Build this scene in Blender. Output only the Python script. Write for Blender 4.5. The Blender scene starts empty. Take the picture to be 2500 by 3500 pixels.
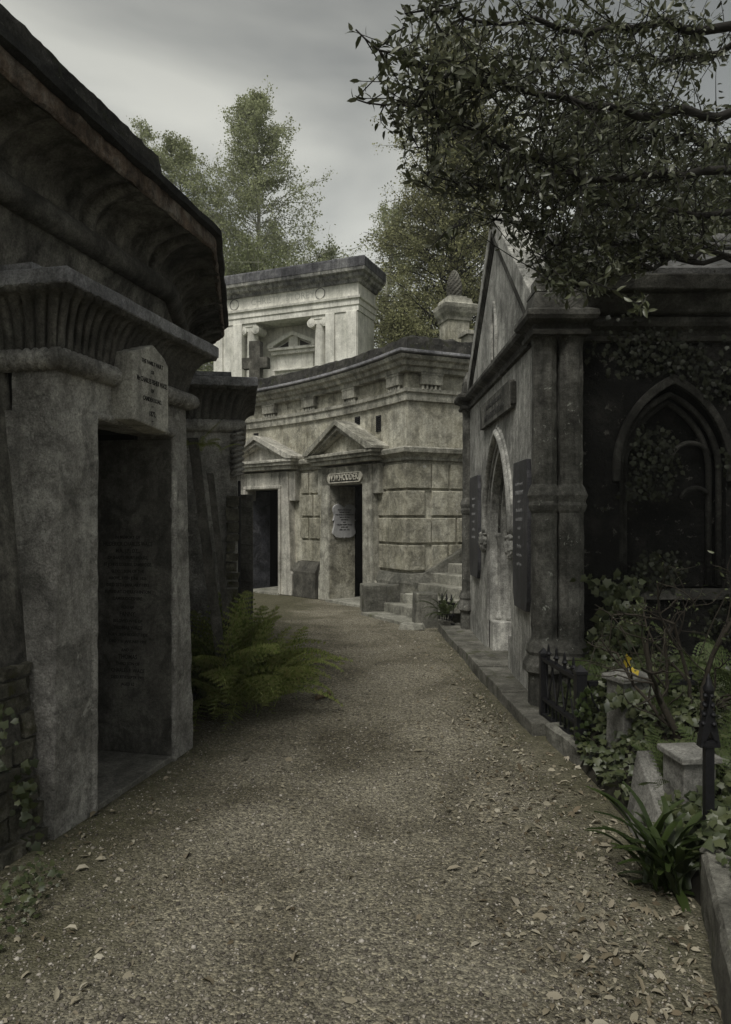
import bpy, bmesh, math, random
import numpy as np
from mathutils import Vector, Matrix, noise
from mathutils.geometry import tessellate_polygon
PI = math.pi
R = math.radians
SC = bpy.context.scene
COL = SC.collection

# ------------------------------------------------------------------ camera
cd = bpy.data.cameras.new('camera'); cam = bpy.data.objects.new('camera', cd); COL.objects.link(cam)
cam.location = (0, 0, 1.6); cam.rotation_euler = (R(90), 0, 0)
cd.sensor_fit = 'HORIZONTAL'; cd.sensor_width = 36; cd.lens = 35.47; cd.shift_y = 0.008
cd.clip_start = 0.05; cd.clip_end = 4000
HAZE = 0.0011
SC.camera = cam
# ------------------------------------------------------------------ light and exposure
SC.view_settings.view_transform = 'Standard'; SC.view_settings.look = 'None'
SC.view_settings.exposure = 0.8; SC.view_settings.gamma = 1.0
SUN_DIR = Vector((-0.24, -0.50, 0.84)).normalized()
sun_el = math.asin(SUN_DIR.z); sun_az = math.atan2(SUN_DIR.x, SUN_DIR.y)
W = bpy.data.worlds.new('World'); SC.world = W; W.use_nodes = True
nt = W.node_tree; nt.nodes.clear()
def wn(t, **k):
    n = nt.nodes.new(t)
    for a, b in k.items(): setattr(n, a, b)
    return n
wo = wn('ShaderNodeOutputWorld'); bg = wn('ShaderNodeBackground'); bg.inputs[1].default_value = 0.1
sky = wn('ShaderNodeTexSky', sky_type='NISHITA', sun_disc=False); sky.sun_elevation = sun_el; sky.sun_rotation = sun_az
tc = wn('ShaderNodeTexCoord'); mp = wn('ShaderNodeMapping'); mp.inputs['Scale'].default_value = (1.0, 1.0, 2.6)
mp.inputs['Location'].default_value = (0.35, 0.2, 0.55)
n1 = wn('ShaderNodeTexNoise'); n1.inputs['Scale'].default_value = 1.5; n1.inputs['Detail'].default_value = 5; n1.inputs['Roughness'].default_value = 0.45
n1.inputs['Distortion'].default_value = 0.25
cr = wn('ShaderNodeValToRGB')
cr.color_ramp.elements[0].position = 0.41; cr.color_ramp.elements[0].color = (0.152, 0.158, 0.152, 1)
cr.color_ramp.elements[1].position = 0.585; cr.color_ramp.elements[1].color = (0.39, 0.39, 0.355, 1)
vs = wn('ShaderNodeVectorMath', operation='SCALE'); vs.inputs['Scale'].default_value = 10.0
mx = wn('ShaderNodeMix', data_type='RGBA'); mx.inputs[0].default_value = 0.96
L = nt.links.new
L(tc.outputs['Generated'], mp.inputs[0]); L(mp.outputs[0], n1.inputs['Vector']); L(n1.outputs['Fac'], cr.inputs[0])
zs = wn('ShaderNodeSeparateXYZ'); L(tc.outputs['Generated'], zs.inputs[0]); zr = wn('ShaderNodeValToRGB'); L(zs.outputs[2], zr.inputs[0])
ze = zr.color_ramp.elements
while len(ze) < 4: ze.new(0.5)
for i_, (p_, c_) in enumerate(((0.0, 1.0), (0.38, 1.22), (0.58, 0.72), (1.0, 0.95))): ze[i_].position = p_; ze[i_].color = (c_, c_, c_, 1)
zm = wn('ShaderNodeVectorMath', operation='MULTIPLY'); L(cr.outputs[0], zm.inputs[0]); L(zr.outputs[0], zm.inputs[1])
L(zm.outputs[0], vs.inputs[0]); L(sky.outputs[0], mx.inputs[6]); L(vs.outputs[0], mx.inputs[7])
L(mx.outputs[2], bg.inputs[0]); L(bg.outputs[0], wo.inputs[0])
sd = bpy.data.lights.new('sun', 'SUN'); sd.energy = 1.5; sd.angle = R(20); sd.color = (1.0, 0.97, 0.91)
so = bpy.data.objects.new('sun', sd); COL.objects.link(so); so.rotation_euler = SUN_DIR.to_track_quat('Z', 'Y').to_euler()

# ------------------------------------------------------------------ materials
def newmat(name):
    m = bpy.data.materials.new(name); m.use_nodes = True; t = m.node_tree
    return m, t, t.nodes['Principled BSDF'], t.links.new
def node(t, ty, **k):
    n = t.nodes.new(ty)
    for a, b in k.items(): setattr(n, a, b)
    return n
def ramp(t, src, stops):
    r = node(t, 'ShaderNodeValToRGB'); e = r.color_ramp.elements
    while len(e) < len(stops): e.new(0.5)
    for i, (p, c) in enumerate(stops):
        e[i].position = p; e[i].color = (c[0], c[1], c[2], 1) if isinstance(c, tuple) else (c, c, c, 1)
    t.links.new(src, r.inputs[0]); return r.outputs[0]
def nz(t, vec, scale, detail=6, rough=0.6, dist=0.0):
    n = node(t, 'ShaderNodeTexNoise'); n.inputs['Scale'].default_value = scale; n.inputs['Detail'].default_value = detail
    n.inputs['Roughness'].default_value = rough; n.inputs['Distortion'].default_value = dist
    t.links.new(vec, n.inputs['Vector']); return n.outputs['Fac']
def mapv(t, src, sc, loc=(0, 0, 0)):
    m = node(t, 'ShaderNodeMapping'); m.inputs['Scale'].default_value = sc; m.inputs['Location'].default_value = loc
    t.links.new(src, m.inputs[0]); return m.outputs[0]
def mixc(t, fac, a, b, mode='MIX'):
    m = node(t, 'ShaderNodeMix', data_type='RGBA', blend_type=mode)
    for i, v in ((0, fac), (6, a), (7, b)):
        if hasattr(v, 'links') or hasattr(v, 'is_linked'): t.links.new(v, m.inputs[i])
        elif i == 0: m.inputs[0].default_value = v
        else: m.inputs[i].default_value = (v[0], v[1], v[2], 1)
    return m.outputs[2]
def stone(name, c0, c1, c2, streak=0.6, bump=0.5, scale=1.0, moss=None, mossamt=0.0, lichen=0.0, crack=0.0, rough=0.9, stain=0.35, grain=1.0, sscale=6, loc=(0, 0, 0), brick=None, lich_col=(0.33, 0.34, 0.30)):
    m, t, b, l = newmat(name)
    pos = mapv(t, node(t, 'ShaderNodeNewGeometry').outputs['Position'], (1, 1, 1), loc)
    big = nz(t, pos, 1.6*scale, 12, 0.70, 0.4)
    col = ramp(t, big, [(0.34, c0), (0.50, c1), (0.64, c2)])
    fine = nz(t, pos, 26*scale, 8, 0.75)
    col = mixc(t, 0.55*grain, col, ramp(t, fine, [(0.32, 0.40), (0.66, 1.45)]), 'MULTIPLY')
    if stain:
        s2 = nz(t, pos, 4.3*scale, 8, 0.68, 0.8)
        col = mixc(t, stain, col, ramp(t, s2, [(0.40, 0.16), (0.54, 1.05)]), 'MULTIPLY')
    pt_ = nz(t, mapv(t, pos, (1, 1, .55), (2, 7, 4)), 3.4*scale, 12, 0.70, 0.3)
    col = mixc(t, .42*grain, col, ramp(t, pt_, [(0.445, 0.55), (0.475, 1.0), (0.56, 1.02), (0.585, 1.32)]), 'MULTIPLY')
    sp_ = nz(t, pos, 95*scale, 4, 0.8)
    col = mixc(t, .6*grain, col, ramp(t, sp_, [(0.36, 0.35), (0.5, 1.0), (0.66, 1.5)]), 'MULTIPLY')
    if streak:
        sv = mapv(t, pos, (sscale, sscale, 0.5)); sn = nz(t, sv, 1.6, 7, 0.66)
        col = mixc(t, streak, col, ramp(t, sn, [(0.38, 0.32), (0.50, 0.9), (0.66, 1.35)]), 'MULTIPLY')
    if brick:
        sx = node(t, 'ShaderNodeSeparateXYZ'); l(pos, sx.inputs[0])
        ad = node(t, 'ShaderNodeMath', operation='SUBTRACT'); l(sx.outputs[0], ad.inputs[0]); l(sx.outputs[1], ad.inputs[1])
        cx = node(t, 'ShaderNodeCombineXYZ'); l(ad.outputs[0], cx.inputs[0]); l(sx.outputs[2], cx.inputs[1])
        bk = node(t, 'ShaderNodeTexBrick'); bk.inputs['Scale'].default_value = 1.0
        bk.inputs['Brick Width'].default_value = 0.26; bk.inputs['Row Height'].default_value = 0.085; bk.inputs['Mortar Size'].default_value = 0.012
        bk.inputs['Color1'].default_value = brick[0]+(1,); bk.inputs['Color2'].default_value = brick[1]+(1,); bk.inputs['Mortar'].default_value = (0.05, 0.048, 0.04, 1)
        l(cx.outputs[0], bk.inputs['Vector'])
        mk = ramp(t, nz(t, mapv(t, pos, (1, 1, 1), (7, 3, 1)), 0.9, 5, 0.6, 0.6), [(0.62, 0.0), (0.66, 0.75)])
        col = mixc(t, mk, col, bk.outputs['Color'])
    if lichen:
        lm = ramp(t, nz(t, mapv(t, pos, (1, 1, 1), (3, 9, 2)), 7*scale, 6, 0.7, 0.3), [(0.66-0.12*lichen, 0.0), (0.70-0.12*lichen, 1.0)])
        col = mixc(t, lm, col, lich_col)
    if moss:
        mm = ramp(t, nz(t, mapv(t, pos, (1, 1, 1), (13, 5, 8)), 2.2*scale, 8, 0.7, 0.3), [(0.62-0.2*mossamt, 0.0), (0.74-0.2*mossamt, 1.0)])
        col = mixc(t, mm, col, moss)
    hh = node(t, 'ShaderNodeMath', operation='MULTIPLY_ADD'); l(nz(t, pos, 60*scale, 6, 0.75), hh.inputs[0]); hh.inputs[1].default_value = 0.35
    l(nz(t, pos, 17*scale, 9, 0.7), hh.inputs[2]); h = hh.outputs[0]
    if crack:
        dv = node(t, 'ShaderNodeVectorMath', operation='ADD'); wv = node(t, 'ShaderNodeTexNoise'); wv.inputs['Scale'].default_value = 3; wv.inputs['Detail'].default_value = 5
        l(pos, wv.inputs['Vector']); sc_ = node(t, 'ShaderNodeVectorMath', operation='SCALE'); sc_.inputs['Scale'].default_value = 0.7
        l(wv.outputs['Color'], sc_.inputs[0]); l(pos, dv.inputs[0]); l(sc_.outputs[0], dv.inputs[1])
        vo = node(t, 'ShaderNodeTexVoronoi', feature='DISTANCE_TO_EDGE'); vo.inputs['Scale'].default_value = 1.1; l(dv.outputs[0], vo.inputs['Vector'])
        ck = ramp(t, vo.outputs['Distance'], [(0.0, 0.12), (0.010, 1.0)])
        col = mixc(t, crack, col, ck, 'MULTIPLY')
    bp = node(t, 'ShaderNodeBump'); bp.inputs['Strength'].default_value = bump; bp.inputs['Distance'].default_value = 0.035
    l(h, bp.inputs['Height']); l(bp.outputs[0], b.inputs['Normal'])
    l(col, b.inputs['Base Color']); b.inputs['Roughness'].default_value = rough; b.inputs['Specular IOR Level'].default_value = 0.25
    return m
def plain(name, c, rough=0.8, metal=0.0, var=0.3, bump=0.2, scale=20):
    m, t, b, l = newmat(name); pos = node(t, 'ShaderNodeNewGeometry').outputs['Position']
    n = nz(t, pos, scale, 6, 0.7)
    l(mixc(t, var, c, ramp(t, n, [(0.35, 0.3), (0.65, 1.5)]), 'MULTIPLY'), b.inputs['Base Color'])
    bp = node(t, 'ShaderNodeBump'); bp.inputs['Strength'].default_value = bump; bp.inputs['Distance'].default_value = 0.01
    l(n, bp.inputs['Height']); l(bp.outputs[0], b.inputs['Normal'])
    b.inputs['Roughness'].default_value = rough; b.inputs['Metallic'].default_value = metal; b.inputs['Specular IOR Level'].default_value = 0.3
    return m
def leafmat(name, cols, rough=0.55, trans=0.25, spec=0.3):
    m, t, b, l = newmat(name); g = node(t, 'ShaderNodeNewGeometry')
    st = [(i/(len(cols)-1), c) for i, c in enumerate(cols)]
    c = ramp(t, g.outputs['Random Per Island'], st)
    c = mixc(t, 0.5, c, ramp(t, nz(t, g.outputs['Position'], 0.9, 4), [(0.35, 0.55), (0.65, 1.35)]), 'MULTIPLY')
    l(c, b.inputs['Base Color']); b.inputs['Roughness'].default_value = rough; b.inputs['Specular IOR Level'].default_value = spec
    tr = node(t, 'ShaderNodeBsdfTranslucent'); l(c, tr.inputs[0]); ms = node(t, 'ShaderNodeMixShader'); ms.inputs[0].default_value = trans
    out = t.nodes['Material Output']; l(b.outputs[0], ms.inputs[1]); l(tr.outputs[0], ms.inputs[2]); l(ms.outputs[0], out.inputs[0])
    return m
M = {}
M['stucco'] = stone('stucco', (0.211, 0.205, 0.187), (0.361, 0.350, 0.325), (0.560, 0.548, 0.509), streak=.28, sscale=4, bump=.9, crack=.3, stain=.45, lichen=.5, lich_col=(.42, .41, .38))
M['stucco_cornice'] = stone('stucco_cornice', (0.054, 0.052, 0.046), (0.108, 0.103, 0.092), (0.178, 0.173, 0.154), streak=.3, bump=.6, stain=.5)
M['lead_slab'] = stone('lead_slab', (0.163, 0.163, 0.175), (0.250, 0.250, 0.263), (0.350, 0.350, 0.356), streak=.1, bump=.4, stain=.5)
M['ring_stucco'] = stone('ring_stucco', (0.063, 0.061, 0.055), (0.137, 0.131, 0.115), (0.237, 0.228, 0.201), streak=.6, bump=.6, stain=.6, loc=(3, 1, 0))
M['ring_brick'] = stone('ring_brick', (0.114, 0.095, 0.080), (0.237, 0.175, 0.133), (0.418, 0.380, 0.332), streak=.5, bump=1.0, stain=.6, scale=2.2)
M['ring_edge'] = stone('ring_edge', (.02, .02, .02), (.035, .035, .034), (.07, .07, .068), streak=.1, bump=.7)
M['parapet_dark'] = stone('parapet_dark', (.03, .03, .028), (.06, .058, .052), (.115, .11, .098), streak=.2, bump=1.0, scale=2.5, moss=(.045, .05, .022), mossamt=.4, lichen=.4, lich_col=(.17, .165, .145))
M['rubble'] = stone('rubble', (0.060, 0.058, 0.046), (0.144, 0.138, 0.108), (0.252, 0.240, 0.198), streak=.1, bump=1.0, scale=3, moss=(.06, .06, .02), mossamt=.35)
M['inscribed'] = stone('inscribed', (0.080, 0.077, 0.068), (0.125, 0.120, 0.107), (0.180, 0.175, 0.155), streak=.25, bump=.25, stain=.5, scale=1.6)
M['marble_plaque'] = stone('marble_plaque', (0.276, 0.270, 0.241), (0.414, 0.402, 0.362), (0.529, 0.517, 0.460), streak=.45, bump=.25, stain=.35)
M['ink'] = plain('ink', (.02, .019, .018), .8)
M['ink_faded'] = plain('ink_faded', (.045, .043, .038), .9)
M['threshold'] = stone('threshold', (0.117, 0.114, 0.101), (0.182, 0.176, 0.156), (0.247, 0.240, 0.215), streak=0, bump=.4)
M['black_inside'] = plain('black_inside', (.012, .012, .011), .95)  # the darkness inside the passages is put into this near-black colour
M['cream'] = stone('cream', (0.276, 0.261, 0.197), (0.435, 0.417, 0.339), (0.551, 0.535, 0.450), streak=.35, bump=.5, stain=.4, brick=((.30, .28, .22), (.22, .21, .16)))
M['cream_trim'] = stone('cream_trim', (0.195, 0.189, 0.151), (0.375, 0.365, 0.310), (0.528, 0.514, 0.438), streak=.45, bump=.5, stain=.45)
M['cream_block'] = stone('cream_block', (0.250, 0.240, 0.181), (0.397, 0.379, 0.302), (0.501, 0.485, 0.407), streak=.3, bump=.6, stain=.45, lichen=.15, lich_col=(.42, .42, .38), crack=.35)
M['grey_stone'] = stone('grey_stone', (0.296, 0.290, 0.253), (0.469, 0.454, 0.399), (0.580, 0.557, 0.493), streak=.55, bump=.3, stain=.2)
M['blue_panel'] = stone('blue_panel', (.05, .052, .062), (.085, .087, .10), (.16, .162, .175), streak=.2, bump=.4, stain=.7)
M['dark_plinth'] = stone('dark_plinth', (.05, .05, .043), (.105, .10, .085), (.17, .165, .14), streak=.3, bump=.5)
M['shield_stone'] = stone('shield_stone', (0.320, 0.320, 0.328), (0.400, 0.400, 0.400), (0.464, 0.464, 0.456), streak=.2, bump=.15, stain=.1, grain=.3)
M['name_stone'] = stone('name_stone', (.36, .35, .29), (.48, .46, .39), (.56, .54, .46), streak=.4, bump=.2, stain=.15)
M['step_stone'] = stone('step_stone', (0.156, 0.156, 0.126), (0.276, 0.270, 0.228), (0.384, 0.378, 0.324), streak=.2, bump=.4, moss=(.09, .10, .05), mossamt=.2)
M['dark_cheek'] = stone('dark_cheek', (0.078, 0.078, 0.065), (0.156, 0.153, 0.130), (0.260, 0.254, 0.215), streak=.3, bump=.6, moss=(.05, .05, .025), mossamt=.25)
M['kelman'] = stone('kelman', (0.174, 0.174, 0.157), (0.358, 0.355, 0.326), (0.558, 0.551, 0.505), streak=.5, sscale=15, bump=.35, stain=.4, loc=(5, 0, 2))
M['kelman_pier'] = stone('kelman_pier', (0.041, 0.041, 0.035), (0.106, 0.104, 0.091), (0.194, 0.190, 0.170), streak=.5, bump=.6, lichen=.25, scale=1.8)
M['kelman_dark'] = stone('kelman_dark', (.003, .003, .0025), (.006, .006, .005), (.022, .021, .018), streak=.3, bump=.8, scale=1.5, lichen=.35, lich_col=(.085, .083, .072))  # side wall's stone, its shade under the tree put into the near-black colour
M['kelman_arch'] = stone('kelman_arch', (.02, .02, .017), (.04, .039, .034), (.09, .088, .078), streak=.3, bump=.7, scale=2)
M['moulding_dark'] = stone('moulding_dark', (.025, .024, .02), (.06, .058, .05), (.14, .138, .122), streak=.2, bump=.6, scale=2)
M['roof_stone'] = stone('roof_stone', (0.072, 0.072, 0.072), (0.137, 0.137, 0.133), (0.202, 0.202, 0.194), streak=.1, bump=.6, lichen=.6, lich_col=(.035, .03, .02), scale=1.7)
M['slate'] = stone('slate', (.035, .035, .038), (.055, .055, .06), (.085, .085, .09), streak=.4, bump=.1, rough=.55, stain=.2)
M['slate_letter'] = plain('slate_letter', (.22, .22, .22), .8)
M['white_marble'] = stone('white_marble', (0.531, 0.531, 0.468), (0.744, 0.732, 0.659), (0.850, 0.839, 0.765), streak=.3, bump=.15, stain=.16, grain=.4)
M['white_stain'] = stone('white_stain', (.12, .12, .125), (.30, .30, .28), (.55, .54, .49), streak=.7, bump=.3, stain=.5)
M['black_crust'] = stone('black_crust', (.05, .05, .055), (.10, .10, .108), (.22, .22, .22), streak=.6, bump=.4, stain=.3)
M['pale_stone'] = stone('pale_stone', (0.116, 0.112, 0.102), (0.177, 0.173, 0.156), (0.224, 0.221, 0.201), streak=.3, bump=.3, stain=.35)
M['iron'] = plain('iron', (.016, .016, .018), .5, .4, .4, .3, 40)
M['kerb'] = stone('kerb', (0.077, 0.075, 0.061), (0.154, 0.149, 0.127), (0.231, 0.226, 0.193), streak=.1, bump=.6, scale=1.6, moss=(.05, .055, .022), mossamt=.35)
M['bark'] = plain('bark', (.022, .02, .017), .9, 0, .4, .6, 30)
M['twig'] = plain('twig', (0.030, 0.025, 0.018), .9, 0, .4, .4, 40)
M['birch_bark'] = plain('birch_bark', (.30, .30, .26), .9, 0, .5, .4, 8)
M['leaf_fore'] = leafmat('leaf_fore', [(0.034, 0.041, 0.017), (0.076, 0.085, 0.041), (0.145, 0.153, 0.102), (0.068, 0.078, 0.034), (0.102, 0.109, 0.061)], .42, .2, .5)
M['leaf_birch'] = leafmat('leaf_birch', [(0.251, 0.278, 0.144), (0.394, 0.422, 0.251), (0.323, 0.350, 0.198)], .8, .45, .1)  # leaf colours paled, carrying some of the distance haze
M['leaf_birch_dark'] = leafmat('leaf_birch_dark', [(0.151, 0.176, 0.084), (0.235, 0.260, 0.134), (0.185, 0.210, 0.109)], .7, .35, .1)
M['leaf_cypress'] = leafmat('leaf_cypress', [(0.162, 0.176, 0.081), (0.311, 0.311, 0.162), (0.216, 0.223, 0.115), (0.378, 0.371, 0.203)], .75, .35, .1)  # conifer greens lightened to include the fading by haze
M['leaf_dark'] = leafmat('leaf_dark', [(.03, .038, .016), (.07, .08, .035), (.05, .058, .026)], .7, .3, .1)
M['fern'] = leafmat('fern', [(.10, .14, .035), (.20, .25, .07), (.31, .34, .13), (.22, .21, .08)], .6, .35, .15)
M['fern_dry'] = leafmat('fern_dry', [(0.039, 0.058, 0.019), (0.078, 0.104, 0.039), (0.065, 0.078, 0.033)], .6, .3, .15)
M['ivy'] = leafmat('ivy', [(.020, .028, .010), (.045, .058, .022), (.07, .08, .035), (.035, .045, .018)], .45, .15, .4)
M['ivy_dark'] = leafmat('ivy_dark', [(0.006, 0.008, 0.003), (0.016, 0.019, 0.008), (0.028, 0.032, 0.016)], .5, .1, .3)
M['strap'] = leafmat('strap', [(0.016, 0.028, 0.006), (0.036, 0.052, 0.013)], .4, .2, .4)
M['litter'] = leafmat('litter', [(.07, .055, .035), (.21, .18, .125), (.34, .31, .235), (.11, .088, .055), (.27, .245, .18), (.42, .39, .31), (.14, .11, .07)], .8, .1, .15)
M['yellow'] = leafmat('yellow', [(.55, .42, .04), (.6, .45, .06)], .6, .3, .2)

# ------------------------------------------------------------------ mesh helpers
class MB:
    def __init__(s): s.v = []; s.f = []
    def add(s, vs, fs):
        o = len(s.v); s.v += [tuple(v) for v in vs]; s.f += [tuple(i+o for i in f) for f in fs]; return s
    def hexa(s, p): return s.add(p, [(0, 3, 2, 1), (4, 5, 6, 7), (0, 1, 5, 4), (1, 2, 6, 5), (2, 3, 7, 6), (3, 0, 4, 7)])
    def grid(s, rows, close_r=False, close_c=False):
        nr = len(rows); nc = len(rows[0]); vs = [p for r in rows for p in r]; fs = []
        for i in range(nr if close_r else nr-1):
            for j in range(nc if close_c else nc-1):
                a = i*nc+j; b = i*nc+(j+1) % nc; c = ((i+1) % nr)*nc+(j+1) % nc; d = ((i+1) % nr)*nc+j
                fs.append((a, b, c, d))
        return s.add(vs, fs)
    def tube(s, pts, radii, n=8, cap=True):
        pts = [Vector(p) for p in pts]; rows = []
        up = Vector((0.13, 0.21, 1)).normalized()
        for i, p in enumerate(pts):
            d = (pts[min(i+1, len(pts)-1)]-pts[max(i-1, 0)])
            if d.length < 1e-9: d = Vector((0, 0, 1))
            d.normalize(); u_ = d.cross(up)
            if u_.length < 0.05: u_ = d.cross(Vector((1, 0, 0)))
            u_.normalize(); w = d.cross(u_); r = radii[i] if hasattr(radii, '__len__') else radii
            rows.append([p+u_*(r*math.cos(2*PI*k/n))+w*(r*math.sin(2*PI*k/n)) for k in range(n)])
        s.grid(rows, False, True)
        if cap:
            o = len(s.v)-len(rows)*n
            s.f.append(tuple(o+k for k in range(n))); s.f.append(tuple(len(s.v)-n+k for k in reversed(range(n))))
        return s
    def lathe(s, c, prof, n=16):
        rows = [[(c[0]+r*math.cos(2*PI*k/n), c[1]+r*math.sin(2*PI*k/n), c[2]+z) for k in range(n)] for r, z in prof]
        s.grid(rows, False, True)
        o = len(s.v)-len(rows)*n
        s.f.append(tuple(o+k for k in reversed(range(n)))); s.f.append(tuple(len(s.v)-n+k for k in range(n)))
        return s
class Frame:
    """wall frame: s runs left to right as a viewer on the path reads it, n points out towards the viewer"""
    def __init__(f, ox, oy, tx, ty):
        l = math.hypot(tx, ty); f.ox, f.oy, f.tx, f.ty = ox, oy, tx/l, ty/l; f.nx, f.ny = f.ty, -f.tx
    def p(f, s, n, z): return Vector((f.ox+f.tx*s+f.nx*n, f.oy+f.ty*s+f.ny*n, z))
    def xy(f, s, n): return (f.ox+f.tx*s+f.nx*n, f.oy+f.ty*s+f.ny*n)
def fbox(mb, F, s0, s1, n0, n1, z0, z1, ts0=0, ts1=0, tn=0):
    """box with optional taper of its top (ts0, ts1 shift the two ends, tn the front)"""
    return mb.hexa([F.p(s0, n0, z0), F.p(s1, n0, z0), F.p(s1, n1, z0), F.p(s0, n1, z0),
                    F.p(s0+ts0, n0, z1), F.p(s1+ts1, n0, z1), F.p(s1+ts1, n1+tn, z1), F.p(s0+ts0, n1+tn, z1)])
def polyx(mb, F, outline, n0, n1, holes=()):
    """extrude an outline [(s,z)] with holes from depth n0 to n1"""
    loops = [list(outline)]+[list(h) for h in holes]
    tri = tessellate_polygon([[Vector((a, b, 0)) for a, b in lp] for lp in loops])
    flat = [q for lp in loops for q in lp]; N = len(flat)
    vs = [F.p(a, n0, b) for a, b in flat]+[F.p(a, n1, b) for a, b in flat]
    fs = [tuple(t_) for t_ in tri]+[tuple(i+N for i in reversed(t_)) for t_ in tri]
    o = 0
    for lp in loops:
        k = len(lp)
        for i in range(k): fs.append((o+i, o+(i+1) % k, o+(i+1) % k+N, o+i+N))
        o += k
    return mb.add(vs, fs)
def miters(path):
    P = [Vector((a, b)) for a, b in path]; out = []
    def nrm(a, b): d = (b-a).normalized(); return Vector((d.y, -d.x))
    for i in range(len(P)):
        if i == 0: m = nrm(P[0], P[1])
        elif i == len(P)-1: m = nrm(P[-2], P[-1])
        else:
            a = nrm(P[i-1], P[i]); b = nrm(P[i], P[i+1]); m = (a+b); m.normalize(); m = m/max(0.3, m.dot(a))
        out.append(m)
    return out
def offset(path, d): return [(p[0]+m.x*d, p[1]+m.y*d) for p, m in zip(path, miters(path))]
def resample(path, step):
    ms = miters(path); pts = []; s = 0
    for i in range(len(path)-1):
        a = Vector(path[i]); b = Vector(path[i+1]); ln = (b-a).length; k = max(1, round(ln/step))
        for j in range(k):
            f = j/k; pts.append((a.lerp(b, f), ms[i].lerp(ms[i+1], f), s+ln*f))
        s += ln
    pts.append((Vector(path[-1]), ms[-1], s)); return pts
def sweep(mb, path, prof, closed=False, step=None, mod=None, caps=True):
    rs = resample(path, step) if step else [(Vector(p), m, 0) for p, m in zip(path, miters(path))]
    rows = []
    for p, m, s in rs:
        r = []
        for k, (n, z) in enumerate(prof):
            if mod:
                dn, dz = mod(s, k/(len(prof)-1 if not closed else len(prof))); n += dn; z += dz
            r.append((p.x+m.x*n, p.y+m.y*n, z))
        rows.append(r)
    mb.grid(rows, False, closed)
    if closed and caps:
        o = len(mb.v)-len(rows)*len(prof); k = len(prof)
        mb.f.append(tuple(o+i for i in range(k))); mb.f.append(tuple(len(mb.v)-k+i for i in reversed(range(k))))
    return mb
def circ(r, cn, cz, k=12): return [(cn+r*math.cos(2*PI*i/k), cz+r*math.sin(2*PI*i/k)) for i in range(k)]
def arcprof(n0, z0, n1, z1, k=8):
    """concave quarter curve (cavetto) starting vertical at (n0,z0) and ending horizontal at (n1,z1)"""
    return [(n0+(n1-n0)*(1-math.cos(a)), z0+(z1-z0)*math.sin(a)) for a in [PI/2*i/k for i in range(k+1)]]

def root_of(o):
    while o.parent: o = o.parent
    return o
def finish(name, me, mats, parent):
    o = bpy.data.objects.new(name, me); COL.objects.link(o)
    if mats: me.materials.append(mats)
    if parent is not None:
        loc = Vector(root_of(parent).location)
        me.transform(Matrix.Translation(-loc)); o.parent = parent
    return o
def obj(name, mb, mat, parent=None, bevel=0.0, smooth=False, rough=None, seed=0):
    me = bpy.data.meshes.new(name); bm = bmesh.new()
    vs = [bm.verts.new(v) for v in mb.v]
    for f in mb.f:
        try: bm.faces.new([vs[i] for i in f])
        except ValueError: pass
    if rough:
        length, amp = rough[0], rough[1]
        bmesh.ops.remove_doubles(bm, verts=bm.verts, dist=1e-5)
        for _ in range(7):
            es = [e for e in bm.edges if e.calc_length() > length]
            if not es: break
            bmesh.ops.subdivide_edges(bm, edges=es, cuts=1, use_grid_fill=True)
        fr = rough[2] if len(rough) > 2 else 7.0
        for v in bm.verts:
            q = v.co*fr+Vector((seed, seed*2, 0))
            v.co += noise.noise_vector(q)*amp+noise.noise_vector(q*3.1)*amp*0.4
    bmesh.ops.recalc_face_normals(bm, faces=bm.faces)
    bm.to_mesh(me); bm.free()
    if smooth:
        for p in me.polygons: p.use_smooth = True
    o = finish(name, me, M[mat] if isinstance(mat, str) else mat, parent)
    if bevel:
        b = o.modifiers.new('bevel', 'BEVEL'); b.width = bevel; b.segments = 2; b.limit_method = 'ANGLE'; b.angle_limit = R(35)
    return o
def tag(o, label=None, cat=None, group=None, kind=None):
    if label: o['label'] = label
    if cat: o['category'] = cat
    if group: o['group'] = group
    if kind: o['kind'] = kind
    return o
def thing(name, loc, label, cat, group=None):
    o = bpy.data.objects.new(name, None); COL.objects.link(o); o.location = loc; o.empty_display_size = 0.2
    return tag(o, label, cat, group)
def npmesh(name, V, F_, mat, parent=None, smooth=False):
    me = bpy.data.meshes.new(name); nf, k = F_.shape
    me.vertices.add(len(V)); me.vertices.foreach_set('co', V.astype(np.float32).ravel())
    me.loops.add(nf*k); me.loops.foreach_set('vertex_index', F_.astype(np.int32).ravel())
    me.polygons.add(nf); me.polygons.foreach_set('loop_start', np.arange(0, nf*k, k, dtype=np.int32))
    me.update(calc_edges=True); me.validate()
    if smooth:
        me.polygons.foreach_set('use_smooth', np.ones(len(me.polygons), dtype=bool))
    return finish(name, me, M[mat] if isinstance(mat, str) else mat, parent)
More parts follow.
